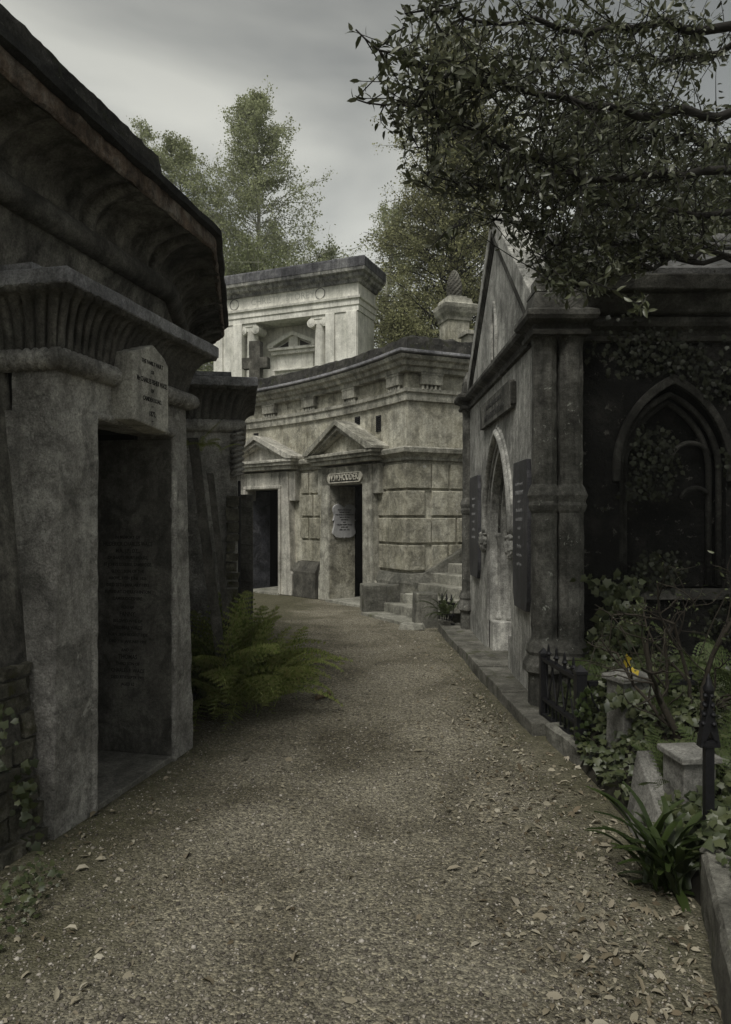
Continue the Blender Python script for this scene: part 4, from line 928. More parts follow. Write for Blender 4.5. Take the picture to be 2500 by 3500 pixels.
# ================================================================== SMALL GRAVE STONES on the right
def wedge(name, F, w, d, z0, z1, cap, mat, lb, cat):
    T = thing(name, F.p(0, 0, z0), lb, cat)
    mb = MB(); fbox(mb, F, -w/2, w/2, -d/2, d/2, z0, z1); obj('block', mb, mat, T, bevel=.008, rough=(.06, .004, 9))
    mb = MB(); g = .02; vs = [F.p(-w/2-g, -d/2-g, z1), F.p(w/2+g, -d/2-g, z1), F.p(w/2+g, d/2+g, z1), F.p(-w/2-g, d/2+g, z1)]
    vs += [v+Vector((0, 0, .03)) for v in vs]; tp = [F.p(-w*.32, -d*.25, z1+cap), F.p(w*.32, -d*.25, z1+cap), F.p(w*.32, d*.25, z1+cap), F.p(-w*.32, d*.25, z1+cap)]
    mb.add(vs+tp, [(0, 3, 2, 1), (0, 1, 5, 4), (1, 2, 6, 5), (2, 3, 7, 6), (3, 0, 4, 7), (4, 5, 9, 8), (5, 6, 10, 9), (6, 7, 11, 10), (7, 4, 8, 11), (8, 9, 10, 11)])
    obj('coping', mb, mat, T, bevel=.005); return T
wedge('headstone', Frame(1.62, 4.45, .93, .36), .20, .16, .0, .60, .06, 'pale_stone', 'small white gable-topped headstone behind the railing with a yellow leaf on it', 'headstone')
wedge('marble_block', Frame(1.57, 3.50, .99, .1), .16, .20, .0, .44, .045, 'pale_stone', 'low white marble block with a hipped top, behind the strap fern', 'grave marker')
cs = thing('coped_stone', (1.42, 3.62, 0), 'grey-white coped stone leaning against the low white block', 'grave marker')
mb = MB(); a, b = Vector((1.46, 3.40, 0)), Vector((1.43, 3.75, .33)); 
mb.hexa([a+Vector((-.11, 0, -.1)), a+Vector((.08, -.02, -.1)), a+Vector((.05, 0, .10)), a+Vector((-.04, 0, .10)), b+Vector((-.08, 0, -.3)), b+Vector((.10, 0, -.3)), b+Vector((.06, 0, .06)), b+Vector((-.02, 0, .06))]); obj('slab', mb, 'pale_stone', cs, bevel=.006, rough=(.08, .005, 7))
mb = MB(); V, F_ = scatter(IVY_V, IVY_F, np.array([[1.60, 4.40, .69], [1.62, 4.42, .66]]), orient([(-.2, -.3, .9), (.3, -.5, -.5)], rng, np.array([1.3, 1.0])), np.array([.10, .09]))
tag(npmesh('yellow_leaf', V, F_, 'yellow'), 'bright yellow autumn leaf caught on top of the small headstone', 'leaf')
tw_ = MB(); tw_.tube([(-.43, 6.28, .03), (-.33, 6.42, .035), (-.31, 6.46, .03)], [.02, .022, .018], 8); M['stick'] = plain('stick', (.17, .125, .085), .9); tag(obj('stick', tw_, 'stick', rough=(.03, .003, 20)), 'short brown stick lying on the gravel right of the fern', 'stick')

# ================================================================== BACKGROUND: terrace, white mausoleum, cross, urn pedestal
def tz(x, y):
    d = max(0, math.hypot(x+10.2, y-6.3)-17)
    return 4.27+min(d, 90)*.055+.12*noise.noise(Vector((x*.3, y*.3, 0)))*min(1, d/3)
inner = offset(CENTRAL, -.35); mid = []
rows = [[(x, y, 4.27) for x, y in inner]]
for dist in (1.5, 3, 5, 8, 12, 18, 26, 40, 70, 140):
    r = []
    for i, (x, y) in enumerate(inner):
        ang = R(168)-R(150)*i/(len(inner)-1); X = x+math.cos(ang)*dist; Y = y+math.sin(ang)*dist; r.append((X, Y, tz(X, Y)))
    rows.append(r)
mb = MB(); mb.grid(rows); M['turf'] = plain('turf', (.045, .055, .025), .95, 0, .5, .8, 6); tag(obj('hill', mb, 'turf'), 'grassy bank above the tombs', kind='structure')

BF = Frame(-.2125, 20.0, .923, -.385)                   # front; s = 0 at the right corner, negative to the left
wm = thing('white_classical_mausoleum', (-2.4, 20.9, 4.3), 'white columned mausoleum on the bank behind the curved range, soot-black cornice and little pediment', 'tomb')
BW = 4.75; BP = [BF.xy(-BW, -1.25), BF.xy(-BW, 0), BF.xy(0, 0), BF.xy(0, -1.25)]
mb = MB(); fbox(mb, BF, -BW, -BW+1.02, -1.2, 0, 3.8, 7.36); fbox(mb, BF, -.98, 0, -1.2, 0, 3.8, 7.36); fbox(mb, BF, -BW+1.02, -.98, -1.2, -.75, 3.8, 7.36); obj('wall', mb, 'white_marble', wm, bevel=.01)
for a, b in ((-.98, -.70), (-.34, -.02), (-BW+.70, -BW+1.02), (-BW+.02, -BW+.34)):
    mb = MB(); fbox(mb, BF, a, b, 0, .05, 3.8, 7.36); obj('pilaster', mb, 'white_marble', wm, bevel=.01)
mb = MB(); sweep(mb, BP, [(.0, 7.361), (.03, 7.361), (.03, 7.52), (.06, 7.53), (.06, 7.68), (.11, 7.70), (.12, 7.76), (.03, 7.78), (.03, 8.14), (0, 8.14)]); obj('entablature', mb, 'white_marble', wm)
mb = MB(); fbox(mb, BF, -BW, 0, -1.23, 0, 7.362, 8.15); obj('entablature_core', mb, 'white_marble', wm)
mb = MB(); sweep(mb, BP, [(.0, 8.12), (.10, 8.14), (.12, 8.22), (.22, 8.26), (.24, 8.34), (.33, 8.38), (.35, 8.46), (.34, 8.47)]); obj('cornice', mb, 'white_stain', wm)
mb = MB(); sweep(mb, BP, [(.34, 8.462), (.36, 8.47), (.36, 8.70), (.33, 8.75), (0, 8.78), (-.5, 8.8)]); fbox(mb, BF, -BW+.3, -.3, -1.24, -.3, 8.2, 8.79); obj('parapet', mb, 'black_crust', wm)
def column(s):
    c = BF.p(s, -.22, 0); mb = MB(); mb.lathe(Vector((c.x, c.y, 3.9)), [(.27, 0), (.27, .3), (.22, .38), (.205, .45), (.20, 1.5), (.17, 3.15), (.19, 3.2), (.19, 3.24)], 20); o = obj('column', mb, 'white_marble', wm, smooth=True)
    mb = MB(); fbox(mb, BF, s-.24, s+.24, -.44, -.01, 7.26, 7.36); fbox(mb, BF, s-.2, s+.2, -.42, -.03, 7.12, 7.27)
    for sg in (-1, 1):
        for k, rr_ in enumerate((.125, .09, .05)):
            a = BF.p(s+sg*.22, -.45+.0, 7.16); b = BF.p(s+sg*.22, .0+.012*k, 7.16); mb.tube([a, b], rr_, 16)
    obj('ionic_capital', mb, 'white_marble', o, bevel=.004)
column(-1.24); column(-BW+1.24)
# little pedimented doorcase in the recess
mc = -BW/2+.02; RFm = Frame(*BF.xy(mc, -.75), BF.tx, BF.ty)
DZ = .60
def RZ(z): return z+DZ
mb = MB()
for k, (hw, z0, z1, n) in enumerate(((.92, 6.02, 6.10, .22), (.86, 5.95, 6.02, .15), (.74, 5.40, 5.42, .10), (.80, 5.42, 5.47, .14), (.72, 5.1, 5.40, .06))): fbox(mb, RFm, -hw*.88, hw*.88, -.02, n, z0+DZ, z1+DZ)
fbox(mb, RFm, -.62, .62, -.02, .05, 5.47+DZ, 5.95+DZ)
for sg in (-1, 1): fbox(mb, RFm, min(sg*.50, sg*.68), max(sg*.50, sg*.62), -.02, .09, 3.9, 5.10+DZ)
d_ = obj('door_surround', mb, 'white_marble', wm, bevel=.008)
mb = MB()
for sg in (-1, 1): polyx(mb, RFm, [(sg*.85, 6.10+DZ), (sg*.85, 6.19+DZ), (0, 6.56+DZ), (0, 6.44+DZ), (sg*.64, 6.16+DZ), (sg*.64, 6.10+DZ)][::-sg], -.02, .24)
polyx(mb, RFm, [(-.7, 6.10+DZ), (.7, 6.10+DZ), (0, 6.46+DZ)], -.02, .05); fbox(mb, RFm, -.15, .15, 0, .16, 6.10+DZ, 6.42+DZ)
for i in range(26): a = -.74+i*.057; fbox(mb, RFm, a, a+.028, 0, .17, 5.905+DZ, 5.95+DZ)
obj('small_pediment', mb, 'white_marble', d_)
mb = MB()
for sg in (-1, 1): polyx(mb, RFm, [(sg*.18, 6.13+DZ), (sg*.56, 6.13+DZ), (sg*.18, 6.31+DZ)][::sg], .04, .06)
obj('pediment_piercing', mb, 'ink_faded', d_)
mb = MB(); fbox(mb, RFm, -.50, .50, -.02, .02, 3.9, 5.1+DZ); obj('door', mb, 'blue_panel', wm)
M['frieze_letter'] = plain('frieze_letter', (.50, .50, .45), .9)
text(wm, BF, -2.38, .031, 7.955, 'CHRISTY  STOREY', .26, 'frieze_letter', xs=1.0, ext=.004)
for s in (-4.0, -1.15):
    mb = MB()
    for k in range(24):
        a0, a1 = 2*PI*k/24, 2*PI*(k+1)/24; mb.tube([BF.p(s+.15*math.cos(a0), .035, 7.96+.15*math.sin(a0)), BF.p(s+.15*math.cos(a1), .035, 7.96+.15*math.sin(a1))], .014, 6)
    obj('wreath', mb, 'white_stain', wm)

cr_ = thing('stone_cross', (-2.65, 17.5, 4.3), 'weathered grey stone cross standing before the white mausoleum', 'cross')
CF = Frame(-2.66, 17.5, .97, -.25); mb = MB(); polyx(mb, CF, [(-.13, 4.2), (.13, 4.2), (.14, 5.22), (.33, 5.22), (.33, 5.48), (.14, 5.48), (.14, 5.88), (-.14, 5.88), (-.14, 5.48), (-.33, 5.48), (-.33, 5.22), (-.14, 5.22)], -.1, .1); obj('cross', mb, 'dark_plinth', cr_, bevel=.012, rough=(.12, .008, 6))
pd = thing('urn_pedestal', (2.0, 15.0, 4.3), 'square stone pedestal topped by a scaly pinecone finial, right of the range', 'monument')
PF = Frame(1.95, 15.0, .95, .3); mb = MB(); fbox(mb, PF, -.24, .24, -.48, 0, 4.2, 5.80); obj('shaft', mb, 'cream', pd, bevel=.01)
mb = MB(); q = [PF.xy(-.24, -.48), PF.xy(-.24, 0), PF.xy(.24, 0), PF.xy(.24, -.48)]; sweep(mb, q, [(0, 5.70), (.03, 5.72), (.04, 5.78), (.10, 5.86), (.14, 5.96), (.15, 6.03), (.10, 6.06), (.05, 6.08), (.03, 6.18), (-.02, 6.20), (-.1, 6.24)]); fbox(mb, PF, -.2, .2, -.44, -.04, 5.8, 6.24); obj('cap', mb, 'cream_trim', pd)
mb = MB(); c = PF.p(0, -.24, 6.22); rows = []
for i in range(25):
    t = i/24; r = .17*math.sin(PI*min(1, .18+t*.82))**.6*(1-.25*t); rows.append([(c.x+(r+.018*(1 if (k+i//2) % 2 else 0))*math.cos(2*PI*k/20), c.y+(r+.018*(1 if (k+i//2) % 2 else 0))*math.sin(2*PI*k/20), c.z+t*.62) for k in range(20)])
mb.grid(rows, False, True); obj('pinecone', mb, 'dark_plinth', pd)
p2 = thing('small_pedestal', (2.05, 12.6, 4.3), 'small grey stone block with a moulded cap just left of the gothic gable', 'monument')
PF2 = Frame(2.02, 13.2, .95, .3); mb = MB(); fbox(mb, PF2, -.15, .2, -.3, 0, 4.2, 4.95); obj('block', mb, 'cream_trim', p2); mb = MB(); fbox(mb, PF2, -.20, .25, -.35, .05, 4.95, 5.03); obj('cap', mb, 'cream_trim', p2, bevel=.01)

# ================================================================== TREES
def tree(name, base, H, prof, nl, size, lm, bm_, lb, seed, cat='tree', trunk=.22, clump=.5, lean=(0, 0), sides=None, nbr=70, leafdroop=0.0):
    """prof(t) gives the crown radius at height fraction t; leaves hang round the ends of many limbs"""
    g = np.random.default_rng(seed); rd = random.Random(seed)
    T = thing(name, base, lb, cat); B = Vector(base)
    def axis(t): return B+Vector((lean[0]*t+.25*math.sin(t*5+seed), lean[1]*t+.2*math.cos(t*4+seed), H*t))
    mb = MB(); mb.tube([axis(t) for t in np.linspace(0, .93, 12)], [trunk*(1-t)**.8+.004 for t in np.linspace(0, .93, 12)], 8)
    P = []; D = []; tw = MB(); per = max(4, int(nl/nbr/9))
    for i in range(nbr):
        t = .05+.93*(i+rd.random())/nbr; a = rd.uniform(0, 2*PI); rad = max(.18, prof(t)*rd.uniform(.6, 1.12))
        s = axis(t*.93); e_ = s+Vector((math.cos(a)*rad, math.sin(a)*rad, rad*rd.uniform(.1, .7)-leafdroop*rad)); m_ = s.lerp(e_, .5)+Vector((0, 0, rad*.12))
        mb.tube([s, m_, e_], [max(.015, trunk*.25*(1-t)), .015, .006], 5, cap=False)
        for k in range(9):
            f_ = rd.uniform(.2, 1.0); q = s*(1-f_)**2+m_*(2*f_*(1-f_))+e_*f_**2; tl = (.16*rad+.22)*rd.uniform(.6, 1.5)*clump*2
            d = (Vector((math.cos(a)*.7, math.sin(a)*.7, .15))+Vector([rd.gauss(0, .75) for _ in range(3)])).normalized(); tw.tube([q, q+d*tl], [.008, .003], 3, cap=False)
            for z in range(per):
                u_ = rd.random()**.8; P.append(q+d*(tl*u_)+Vector([rd.gauss(0, .05+.09*clump) for _ in range(3)]))
    obj('trunk', mb, bm_, T, smooth=True); obj('twigs', tw, bm_, T)
    P = np.array([list(q) for q in P]); nl = len(P)
    V, F_ = scatter(QUAD_V, QUAD_F, P, rots(g, nl), g.uniform(.5, 1.4, nl)*size)
    npmesh('crown', V, F_, lm, T); return T
cone = lambda r, p=1.0: (lambda t: r*max(0, (1-t))**p*min(1, t*6+.3))
egg = lambda r: (lambda t: r*math.sin(PI*min(1, max(0, t*.93+.07)))**.75)
TG = 'trees on the bank beyond the tombs'
def bank(*a, **k): T = tree(*a, **k); T['group'] = TG
bank('birch_tree', (-5.0, 32, 6), 15.4, lambda t: 6.6*max(0, 1-t)**.74*(.8+.2*math.sin(t*23)), 60000, .095, 'leaf_birch', 'birch_bark', 'tall slender birch with airy pale green crown, highest against the sky in the middle', 11, clump=.5, trunk=.15, nbr=300)
bank('birch_tree', (-7.9, 31, 6), 12.8, lambda t: 4.4*max(0, 1-t)**.6*(.85+.15*math.sin(t*19)), 38000, .09, 'leaf_birch', 'birch_bark', 'shorter grey-green birch between the ring parapet and the tall birch', 12, clump=.5, trunk=.12, nbr=170)
bank('slender_tree', (-10.0, 33, 6), 14.7, lambda t: 1.9*max(0, 1-t)**.5, 17000, .09, 'leaf_birch', 'birch_bark', 'narrow feathery tree rising just behind the left parapet', 13, clump=.45, trunk=.11, nbr=140)
bank('leafy_tree', (-4.3, 28, 5), 7.0, egg(3.7), 34000, .09, 'leaf_birch_dark', 'birch_bark', 'low bushy green tree at the foot of the tall birch', 14, clump=.5, nbr=190)
bank('leafy_tree', (-1.8, 33, 5.5), 9.2, lambda t: 2.3*max(0, 1-t)**.5, 13000, .09, 'leaf_birch_dark', 'birch_bark', 'small dark feathery tree right of the tall birch, just over the white mausoleum', 15, clump=.4, nbr=110)
bank('leafy_tree', (.9, 30, 5.5), 9.8, lambda t: 2.7*max(0, 1-t)**.5, 16000, .085, 'leaf_birch', 'birch_bark', 'small pale tree left of the big conifer, over the mausoleum corner', 16, clump=.4, nbr=120)
bank('conifer_tree', (2.9, 24, 4.3), 14.2, lambda t: 3.6*max(0, 1-t)**.48+.05, 130000, .075, 'leaf_cypress', 'bark', 'big dense yellow-green conifer behind the pinecone pedestal', 17, clump=.42, nbr=520)
bank('conifer_tree', (1.2, 21.0, 4.3), 3.3, lambda t: 1.15*max(0, 1-t)**.45+.1, 18000, .06, 'leaf_cypress', 'bark', 'low yellow-green conifer bush against the right side of the white mausoleum', 18, clump=.3, nbr=140, cat='bush')
bank('dark_tree', (7.0, 22, 4.3), 10.5, egg(3.7), 40000, .10, 'leaf_dark', 'bark', 'dark leafy tree behind the gothic gable, nearest the conifer', 19, clump=.5, nbr=220)
bank('dark_tree', (12.0, 23, 4.3), 9.5, egg(3.9), 36000, .10, 'leaf_dark', 'bark', 'dark leafy tree behind the gothic roof at the right edge', 20, clump=.5, nbr=200)
bank('dark_tree', (8.5, 15.5, 4.3), 4.8, egg(2.2), 18000, .075, 'leaf_dark', 'bark', 'dark bush showing just above the ridge of the gothic roof', 21, clump=.4, nbr=110, cat='bush')

# foreground tree: limbs reach in from a trunk standing outside the picture on the right
def pt(u, v, Y): return np.array(((u-812)/1600*Y, Y, 1.6-(v-1150)/1600*Y))
def foreground_tree():
    g = np.random.default_rng(5); rd = random.Random(5)
    T = thing('overhanging_tree', (3.9, 5.2, 0), 'dark broad-leaved tree whose leafy boughs hang over the path from the upper right', 'tree')
    tr = [Vector((3.9, 5.2, 0)), Vector((3.85, 5.15, 1.5)), Vector((3.7, 5.0, 3.0)), Vector((3.55, 4.8, 4.6)), Vector((3.4, 4.6, 6.4))]
    mb = MB(); mb.tube(tr, [.26, .22, .19, .15, .08], 12)
    limbs = []
    def limb(t, pts, r0):
        a = tr[int(t)].lerp(tr[min(4, int(t)+1)], t-int(t)); P = [a]+[Vector(p) for p in pts]
        # smooth polyline
        out = []
        for i in range(len(P)-1):
            for k in range(6):
                f_ = k/6; q = P[i].lerp(P[i+1], f_); q += Vector([rd.gauss(0, .018) for _ in range(3)]); out.append(q)
        out.append(P[-1]); n = len(out); mb.tube(out, [r0*.62*(1-i/n)**1.5+.004 for i in range(n)], 7); limbs.append(out)
    limb(3.2, [pt(1560, 60, 4.6), pt(1300, 60, 4.3), pt(1060, 40, 4.0), pt(900, 30, 3.9)], .060)
    limb(2.9, [pt(1600, 260, 4.5), pt(1330, 240, 4.1), pt(1120, 180, 3.9), pt(960, 150, 3.8), pt(790, 65, 3.8)], .055)
    limb(2.6, [pt(1560, 380, 4.4), pt(1300, 400, 4.2), pt(1090, 310, 4.0), pt(960, 240, 3.9), pt(790, 220, 3.9)], .05)
    limb(2.4, [pt(1580, 470, 4.8), pt(1350, 455, 4.7), pt(1120, 430, 4.4), pt(950, 390, 4.3)], .045)
    limb(2.2, [pt(1600, 590, 4.9), pt(1400, 545, 4.9), pt(1230, 530, 4.7), pt(1080, 470, 4.6)], .035)
    limb(2.0, [pt(1620, 480, 5.3), pt(1450, 600, 5.2), pt(1300, 620, 5.0), pt(1190, 560, 4.9)], .03)
    limb(2.1, [pt(1560, 560, 4.9), pt(1400, 590, 4.7), pt(1290, 640, 4.5), pt(1190, 600, 4.4)], .028)
    limb(3.6, [pt(1500, -120, 4.8), pt(1250, -120, 4.4), pt(1010, -80, 4.0)], .05)
    limb(2.8, [pt(1620, 330, 5.6), pt(1480, 300, 5.8), pt(1330, 330, 5.8), pt(1180, 360, 5.6)], .05)
    limb(3.4, [pt(1600, 120, 5.8), pt(1450, 130, 6.0), pt(1300, 140, 5.8), pt(1120, 120, 5.6)], .05)
    # outline of the leafy mass as seen by anyone standing on the path, used as a band of directions from limb to leaf
    nodes = np.array([list(q) for lb_ in limbs for q in lb_[5:]])
    poly = [(885, -60), (892, 60), (872, 120), (850, 165), (835, 215), (865, 260), (900, 340), (905, 400), (960, 440), (1000, 480), (980, 540), (1060, 520), (1130, 500), (1130, 570), (1190, 640), (1250, 690), (1320, 670), (1370, 610), (1440, 560), (1640, 540), (1640, -60)]
    def inpoly(u, v):
        c = False; j = len(poly)-1
        for i in range(len(poly)):
            (xi, yi), (xj, yj) = poly[i], poly[j]
            if (yi > v) != (yj > v) and u < (xj-xi)*(v-yi)/(yj-yi)+xi: c = not c
            j = i
        return c
    sprigs = 0; LP = []; LD = []; LS = []; tw = MB()
    tries = 0
    while sprigs < 1400 and tries < 60000:
        tries += 1
        k = g.integers(len(nodes)); a = nodes[k]; d = g.normal(0, 1, 3)*np.array([1.0, 1.0, .75]); d /= np.linalg.norm(d); d[0] -= .35; ln = g.uniform(.12, .62)
        b = a+d*ln
        u_, v_ = 812+1600*b[0]/b[1], 1150-1600*(b[2]-1.6)/b[1]
        if not inpoly(u_, v_): continue
        if v_ > 430 and g.random() < (.5 if u_ < 1080 else .1): continue
        if u_ < 1150 and g.random() < .25: continue
        m_ = (a+b)/2+g.normal(0, .055, 3)*ln*2; tw.tube([a*(1-f_)**2+m_*(2*f_*(1-f_))+b*f_**2 for f_ in (0, .25, .5, .75, 1)], [.0045, .0038, .003, .0022, .0012], 4, cap=False); sprigs += 1
        n = g.integers(7, 13)
        for i in range(n):
            f_ = .15+.85*i/(n-1); q = (1-f_)**2*a+2*f_*(1-f_)*m_+f_**2*b
            ld = (b-a)/ln*.5+g.normal(0, .75, 3); ld[2] -= .25
            LP.append(q+g.normal(0, .012, 3)); LD.append(ld); LS.append(g.uniform(.032, .074))
    # explicit sprays at the left tips
    for (u0, v0), (u1, v1) in (((950, 150), (782, 68)), ((940, 235), (786, 218)), ((930, 200), (800, 180)), ((930, 330), (880, 250)), ((960, 420), (905, 400)), ((1020, 500), (960, 545)), ((1300, 620), (1440, 690)), ((1230, 600), (1270, 650)), ((1010, 500), (985, 560)), ((900, 60), (840, 110)), ((1440, 655), (1420, 690)), ((1290, 630), (1250, 640)), ((1500, 560), (1570, 560))):
        a, b = pt(u0, v0, 3.9), pt(u1, v1, 3.85); m_ = (a+b)/2+np.array([0, 0, .02]); tw.tube([a, m_, b], [.005, .004, .002], 4, cap=False)
        n = 15
        for i in range(n):
            f_ = .1+.9*i/(n-1); q = (1-f_)**2*a+2*f_*(1-f_)*m_+f_**2*b; ld = (b-a)/np.linalg.norm(b-a)*.8+g.normal(0, .6, 3); LP.append(q); LD.append(ld); LS.append(g.uniform(.05, .075))
    obj('trunk', mb, 'bark', T, smooth=True); obj('twigs', tw, 'bark', T)
    LP = np.array(LP); LS = np.array(LS)
    V, F_ = scatter(ELL_V, ELL_F, LP, orient(LD, g), LS); npmesh('foliage', V, F_, 'leaf_fore', T)
    return len(LP)
foreground_tree()

# ================================================================== FERNS, IVY AND SHRUBS
def frond(curl, droop, npair=15):
    V = []; F_ = []
    def rach(t):
        return np.array([math.sin(min(t, 1)*curl)/curl, 0, (1-math.cos(t*curl))/curl*-droop])
    pr = 6
    for i in range(npair):
        t = .16+.84*i/(npair-1); p = rach(t); q = rach(t+.01); d = (q-p)/np.linalg.norm(q-p)
        L_ = .20*math.sin(PI*(1-t*.93))**.7*(1.15-t*.5); w = .034*(1.1-t*.6)+.006
        for sg in (-1, 1):
            dr_ = np.array([.32, sg*.92, -.12]); dr_ = d*.35+np.array([0, sg*.93, -.14]); dr_ /= np.linalg.norm(dr_)
            side = np.cross(dr_, [0, 0, 1]); side /= np.linalg.norm(side)
            for k in range(pr):
                a = p+dr_*L_*k/pr; b = p+dr_*L_*(k+1)/pr; wk = w*(1-k/pr)**.6
                for s2 in (-1, 1):
                    c = a+(b-a)*.8+side*s2*wk; o = len(V); V += [a, b, c]; F_.append((o, o+1, o+2))
    # rachis
    for i in range(10):
        a, b = rach(i/10), rach((i+1)/10); o = len(V); V += [a+[0, .005, 0], a-[0, .005, 0], b]; F_.append((o, o+1, o+2))
    return np.array(V), np.array(F_)
FR = [frond(.9, .3), frond(1.3, .7), frond(1.7, 1.0)]
def fern(loc, nf, ln, mat, lb, seed, up=(.35, 1.25), az=(0, 2*PI), name='fern', spread=.1, cat='fern'):
    g = np.random.default_rng(seed); VV = []; FF_ = []; off = 0
    for k in range(nf):
        a = g.uniform(*az); el = g.uniform(*up); d = np.array([math.cos(a)*math.cos(el), math.sin(a)*math.cos(el), math.sin(el)])
        fv, ff = FR[g.integers(3)]; Rm = orient([d], g, np.array([g.normal(0, .35)])); s = ln*g.uniform(.6, 1.1)*(.45+.55*math.sin(max(.1, el)))
        V, F_ = scatter(fv, ff, np.array([np.array(loc)+g.normal(0, spread, 3)*[1, 1, .2]]), Rm, np.array([s])); VV.append(V); FF_.append(F_+off); off += len(V)
    return tag(npmesh(name, np.concatenate(VV), np.concatenate(FF_), mat), lb, cat)
fern((-1.06, 5.88, .08), 150, 1.0, 'fern', 'big bright green fern spilling onto the path beside the left tomb', 31, (.7, 1.54), spread=.14)
fern((-1.08, 5.72, .45), 9, .46, 'fern', 'small fern with three arching fronds on the rubble just left of the big fern', 32, (.3, 1.1), (-1.8, 1.2))
fern((-1.12, 5.55, .1), 9, .36, 'fern_dry', 'tiny fern at the foot of the rubble wall under the big fern', 36, (.2, 1.0), (-1.8, .8))
fern((-1.28, 5.36, 2.12), 16, .30, 'fern', 'little wall fern sprouting from the top of the leaning strip', 33, (-.2, 1.1), (-2, 1))
fern((1.13, 10.0, .25), 22, .42, 'fern_dry', 'small fern growing behind the far railing beside the steps', 34, (.5, 1.4), spread=.06)
fern((1.62, 3.62, .2), 20, .42, 'fern_dry', 'low fern curling over the leaning coped stone', 54, (.2, 1.2), spread=.1)
fern((2.25, 4.25, .25), 34, .75, 'fern_dry', 'arching fern right of the bare shrub stems', 55, (.3, 1.4), spread=.2)
fern((2.45, 4.6, .15), 34, .95, 'fern_dry', 'tall fern among the brambles at the right edge', 35, (.4, 1.35), spread=.2)
fern((1.95, 3.75, .2), 26, .5, 'fern_dry', 'young fern growing between the low white block and the finial post', 38, (.4, 1.4), spread=.12)
fern((2.0, 4.9, .2), 30, .8, 'fern_dry', 'fern behind the small headstone among the bare stems', 39, (.4, 1.4), spread=.18)
fern((2.9, 5.1, .2), 22, .9, 'fern_dry', 'dark fern in front of the blind gothic window', 37, (.5, 1.3), spread=.25)
def ivy(n, box, nrm, lb, seed, size=(.03, .07), mat='ivy', dens=None, name='ivy', jit=.8, cat='ivy', surf=None, stems=None):
    g = np.random.default_rng(seed); P = []
    lo, hi = np.array(box[0]), np.array(box[1]); c = 0
    while len(P) < n and c < n*40:
        c += 1; p = lo+(hi-lo)*g.random(3)
        if dens and noise.noise(Vector(p*dens[0]+seed))+dens[1] < g.random()*.25: continue
        if surf: p = surf(p, g)
        P.append(p)
    n = len(P); nv = np.array(nrm, float); d = np.array([0, 0, -.6])+g.normal(0, jit, (n, 3)); d -= (d@nv)[:, None]*nv*.75
    d /= np.linalg.norm(d, axis=1)[:, None]; y = np.cross(nv+g.normal(0, .35, (n, 3)), d); y /= np.linalg.norm(y, axis=1)[:, None]; z = np.cross(d, y)
    V, F_ = scatter(IVY_V, IVY_F, np.array(P), np.stack([d, y, z], 2), g.uniform(*size, n))
    return tag(npmesh(name, V, F_, mat), lb, cat)
ivy(520, ((1.62, 5.60, .2), (2.2, 5.82, 1.15)), (0, -1, 0), 'ivy climbing the near corner pier and side wall above the railing', 41, (.03, .08), dens=(2.6, .05))
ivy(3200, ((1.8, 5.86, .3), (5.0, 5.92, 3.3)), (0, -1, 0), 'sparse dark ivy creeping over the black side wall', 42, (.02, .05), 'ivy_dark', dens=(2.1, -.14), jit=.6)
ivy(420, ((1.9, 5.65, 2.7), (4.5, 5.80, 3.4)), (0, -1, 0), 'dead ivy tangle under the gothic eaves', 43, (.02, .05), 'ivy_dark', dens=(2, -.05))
def mh(x, y):
    return .02+.36*min(1, max(0, (x-1.36)/.30))*(.62+.38*min(1, max(0, (y-3.3)/.8)))+.09*noise.noise(Vector((x*2.3, y*2.3, 1)))
mound = lambda p, g: np.array([p[0], p[1], mh(p[0], p[1])+.02+abs(g.normal(0, .05))])
ivy(9000, ((1.38, 3.0, 0), (3.4, 5.6, 0)), (-.15, -.35, .9), 'ivy carpet over the graves right of the path behind the railing', 44, (.022, .058), surf=mound, jit=.6)['kind'] = 'stuff'
ivy(480, ((1.44, 4.12, .25), (1.90, 4.36, .56)), (-.2, -1, .3), 'ivy heaped against the front of the small headstone', 52, (.03, .07), dens=(3, .2))
ivy(330, ((1.40, 3.20, .15), (1.85, 3.39, .38)), (-.2, -1, .3), 'ivy heaped against the front of the low white block', 53, (.025, .055), dens=(3, .05))
ivy(520, ((1.36, 2.2, .2), (1.9, 3.3, .45)), (-.4, -.3, .8), 'ivy trailing over the tall kerb stone at the bottom right', 45, (.03, .06), surf=lambda p, g: np.array([max(p[0], 1.18+.37*(p[1]-2.28)), p[1], .22+.12*g.random()]))
ivy(110, ((1.50, 4.62, .2), (2.0, 4.74, .62)), (0, -1, 0), 'ivy wound along the right arm of the low railing', 46, (.025, .05), dens=(4, -.02))
ivy(46, ((1.38, 4.66, .1), (1.46, 4.72, .5)), (-.3, -1, 0), 'yellowish ivy strand climbing the railing corner post', 47, (.025, .045), mat='strap')
ivy(300, ((-1.95, 3.15, .0), (-1.56, 3.45, .75)), (.4, -.9, .2), 'leafy creeper on the broken wall at the lower left edge', 48, (.02, .05), dens=(3, .05))
ivy(130, ((-1.50, 2.6, .0), (-1.30, 3.2, .12)), (.2, -.4, .9), 'small weeds at the foot of the wall in the lower left corner', 49, (.015, .035), mat='ivy')
# soil mound carrying the ivy
def mound_mesh():
    mb = MB(); mb.grid([[(x, y, (mh(x, y) if x > 1.38 and y > 2.9 else -.05)) for x in np.arange(1.36, 4.2, .06)] for y in np.arange(2.86, 5.85, .06)]); return mb
M['soil'] = plain('soil', (.02, .018, .012), .95, 0, .5, .8, 20)
tag(obj('soil', mound_mesh(), 'soil', smooth=True), 'dark soil of the overgrown graves', kind='structure')
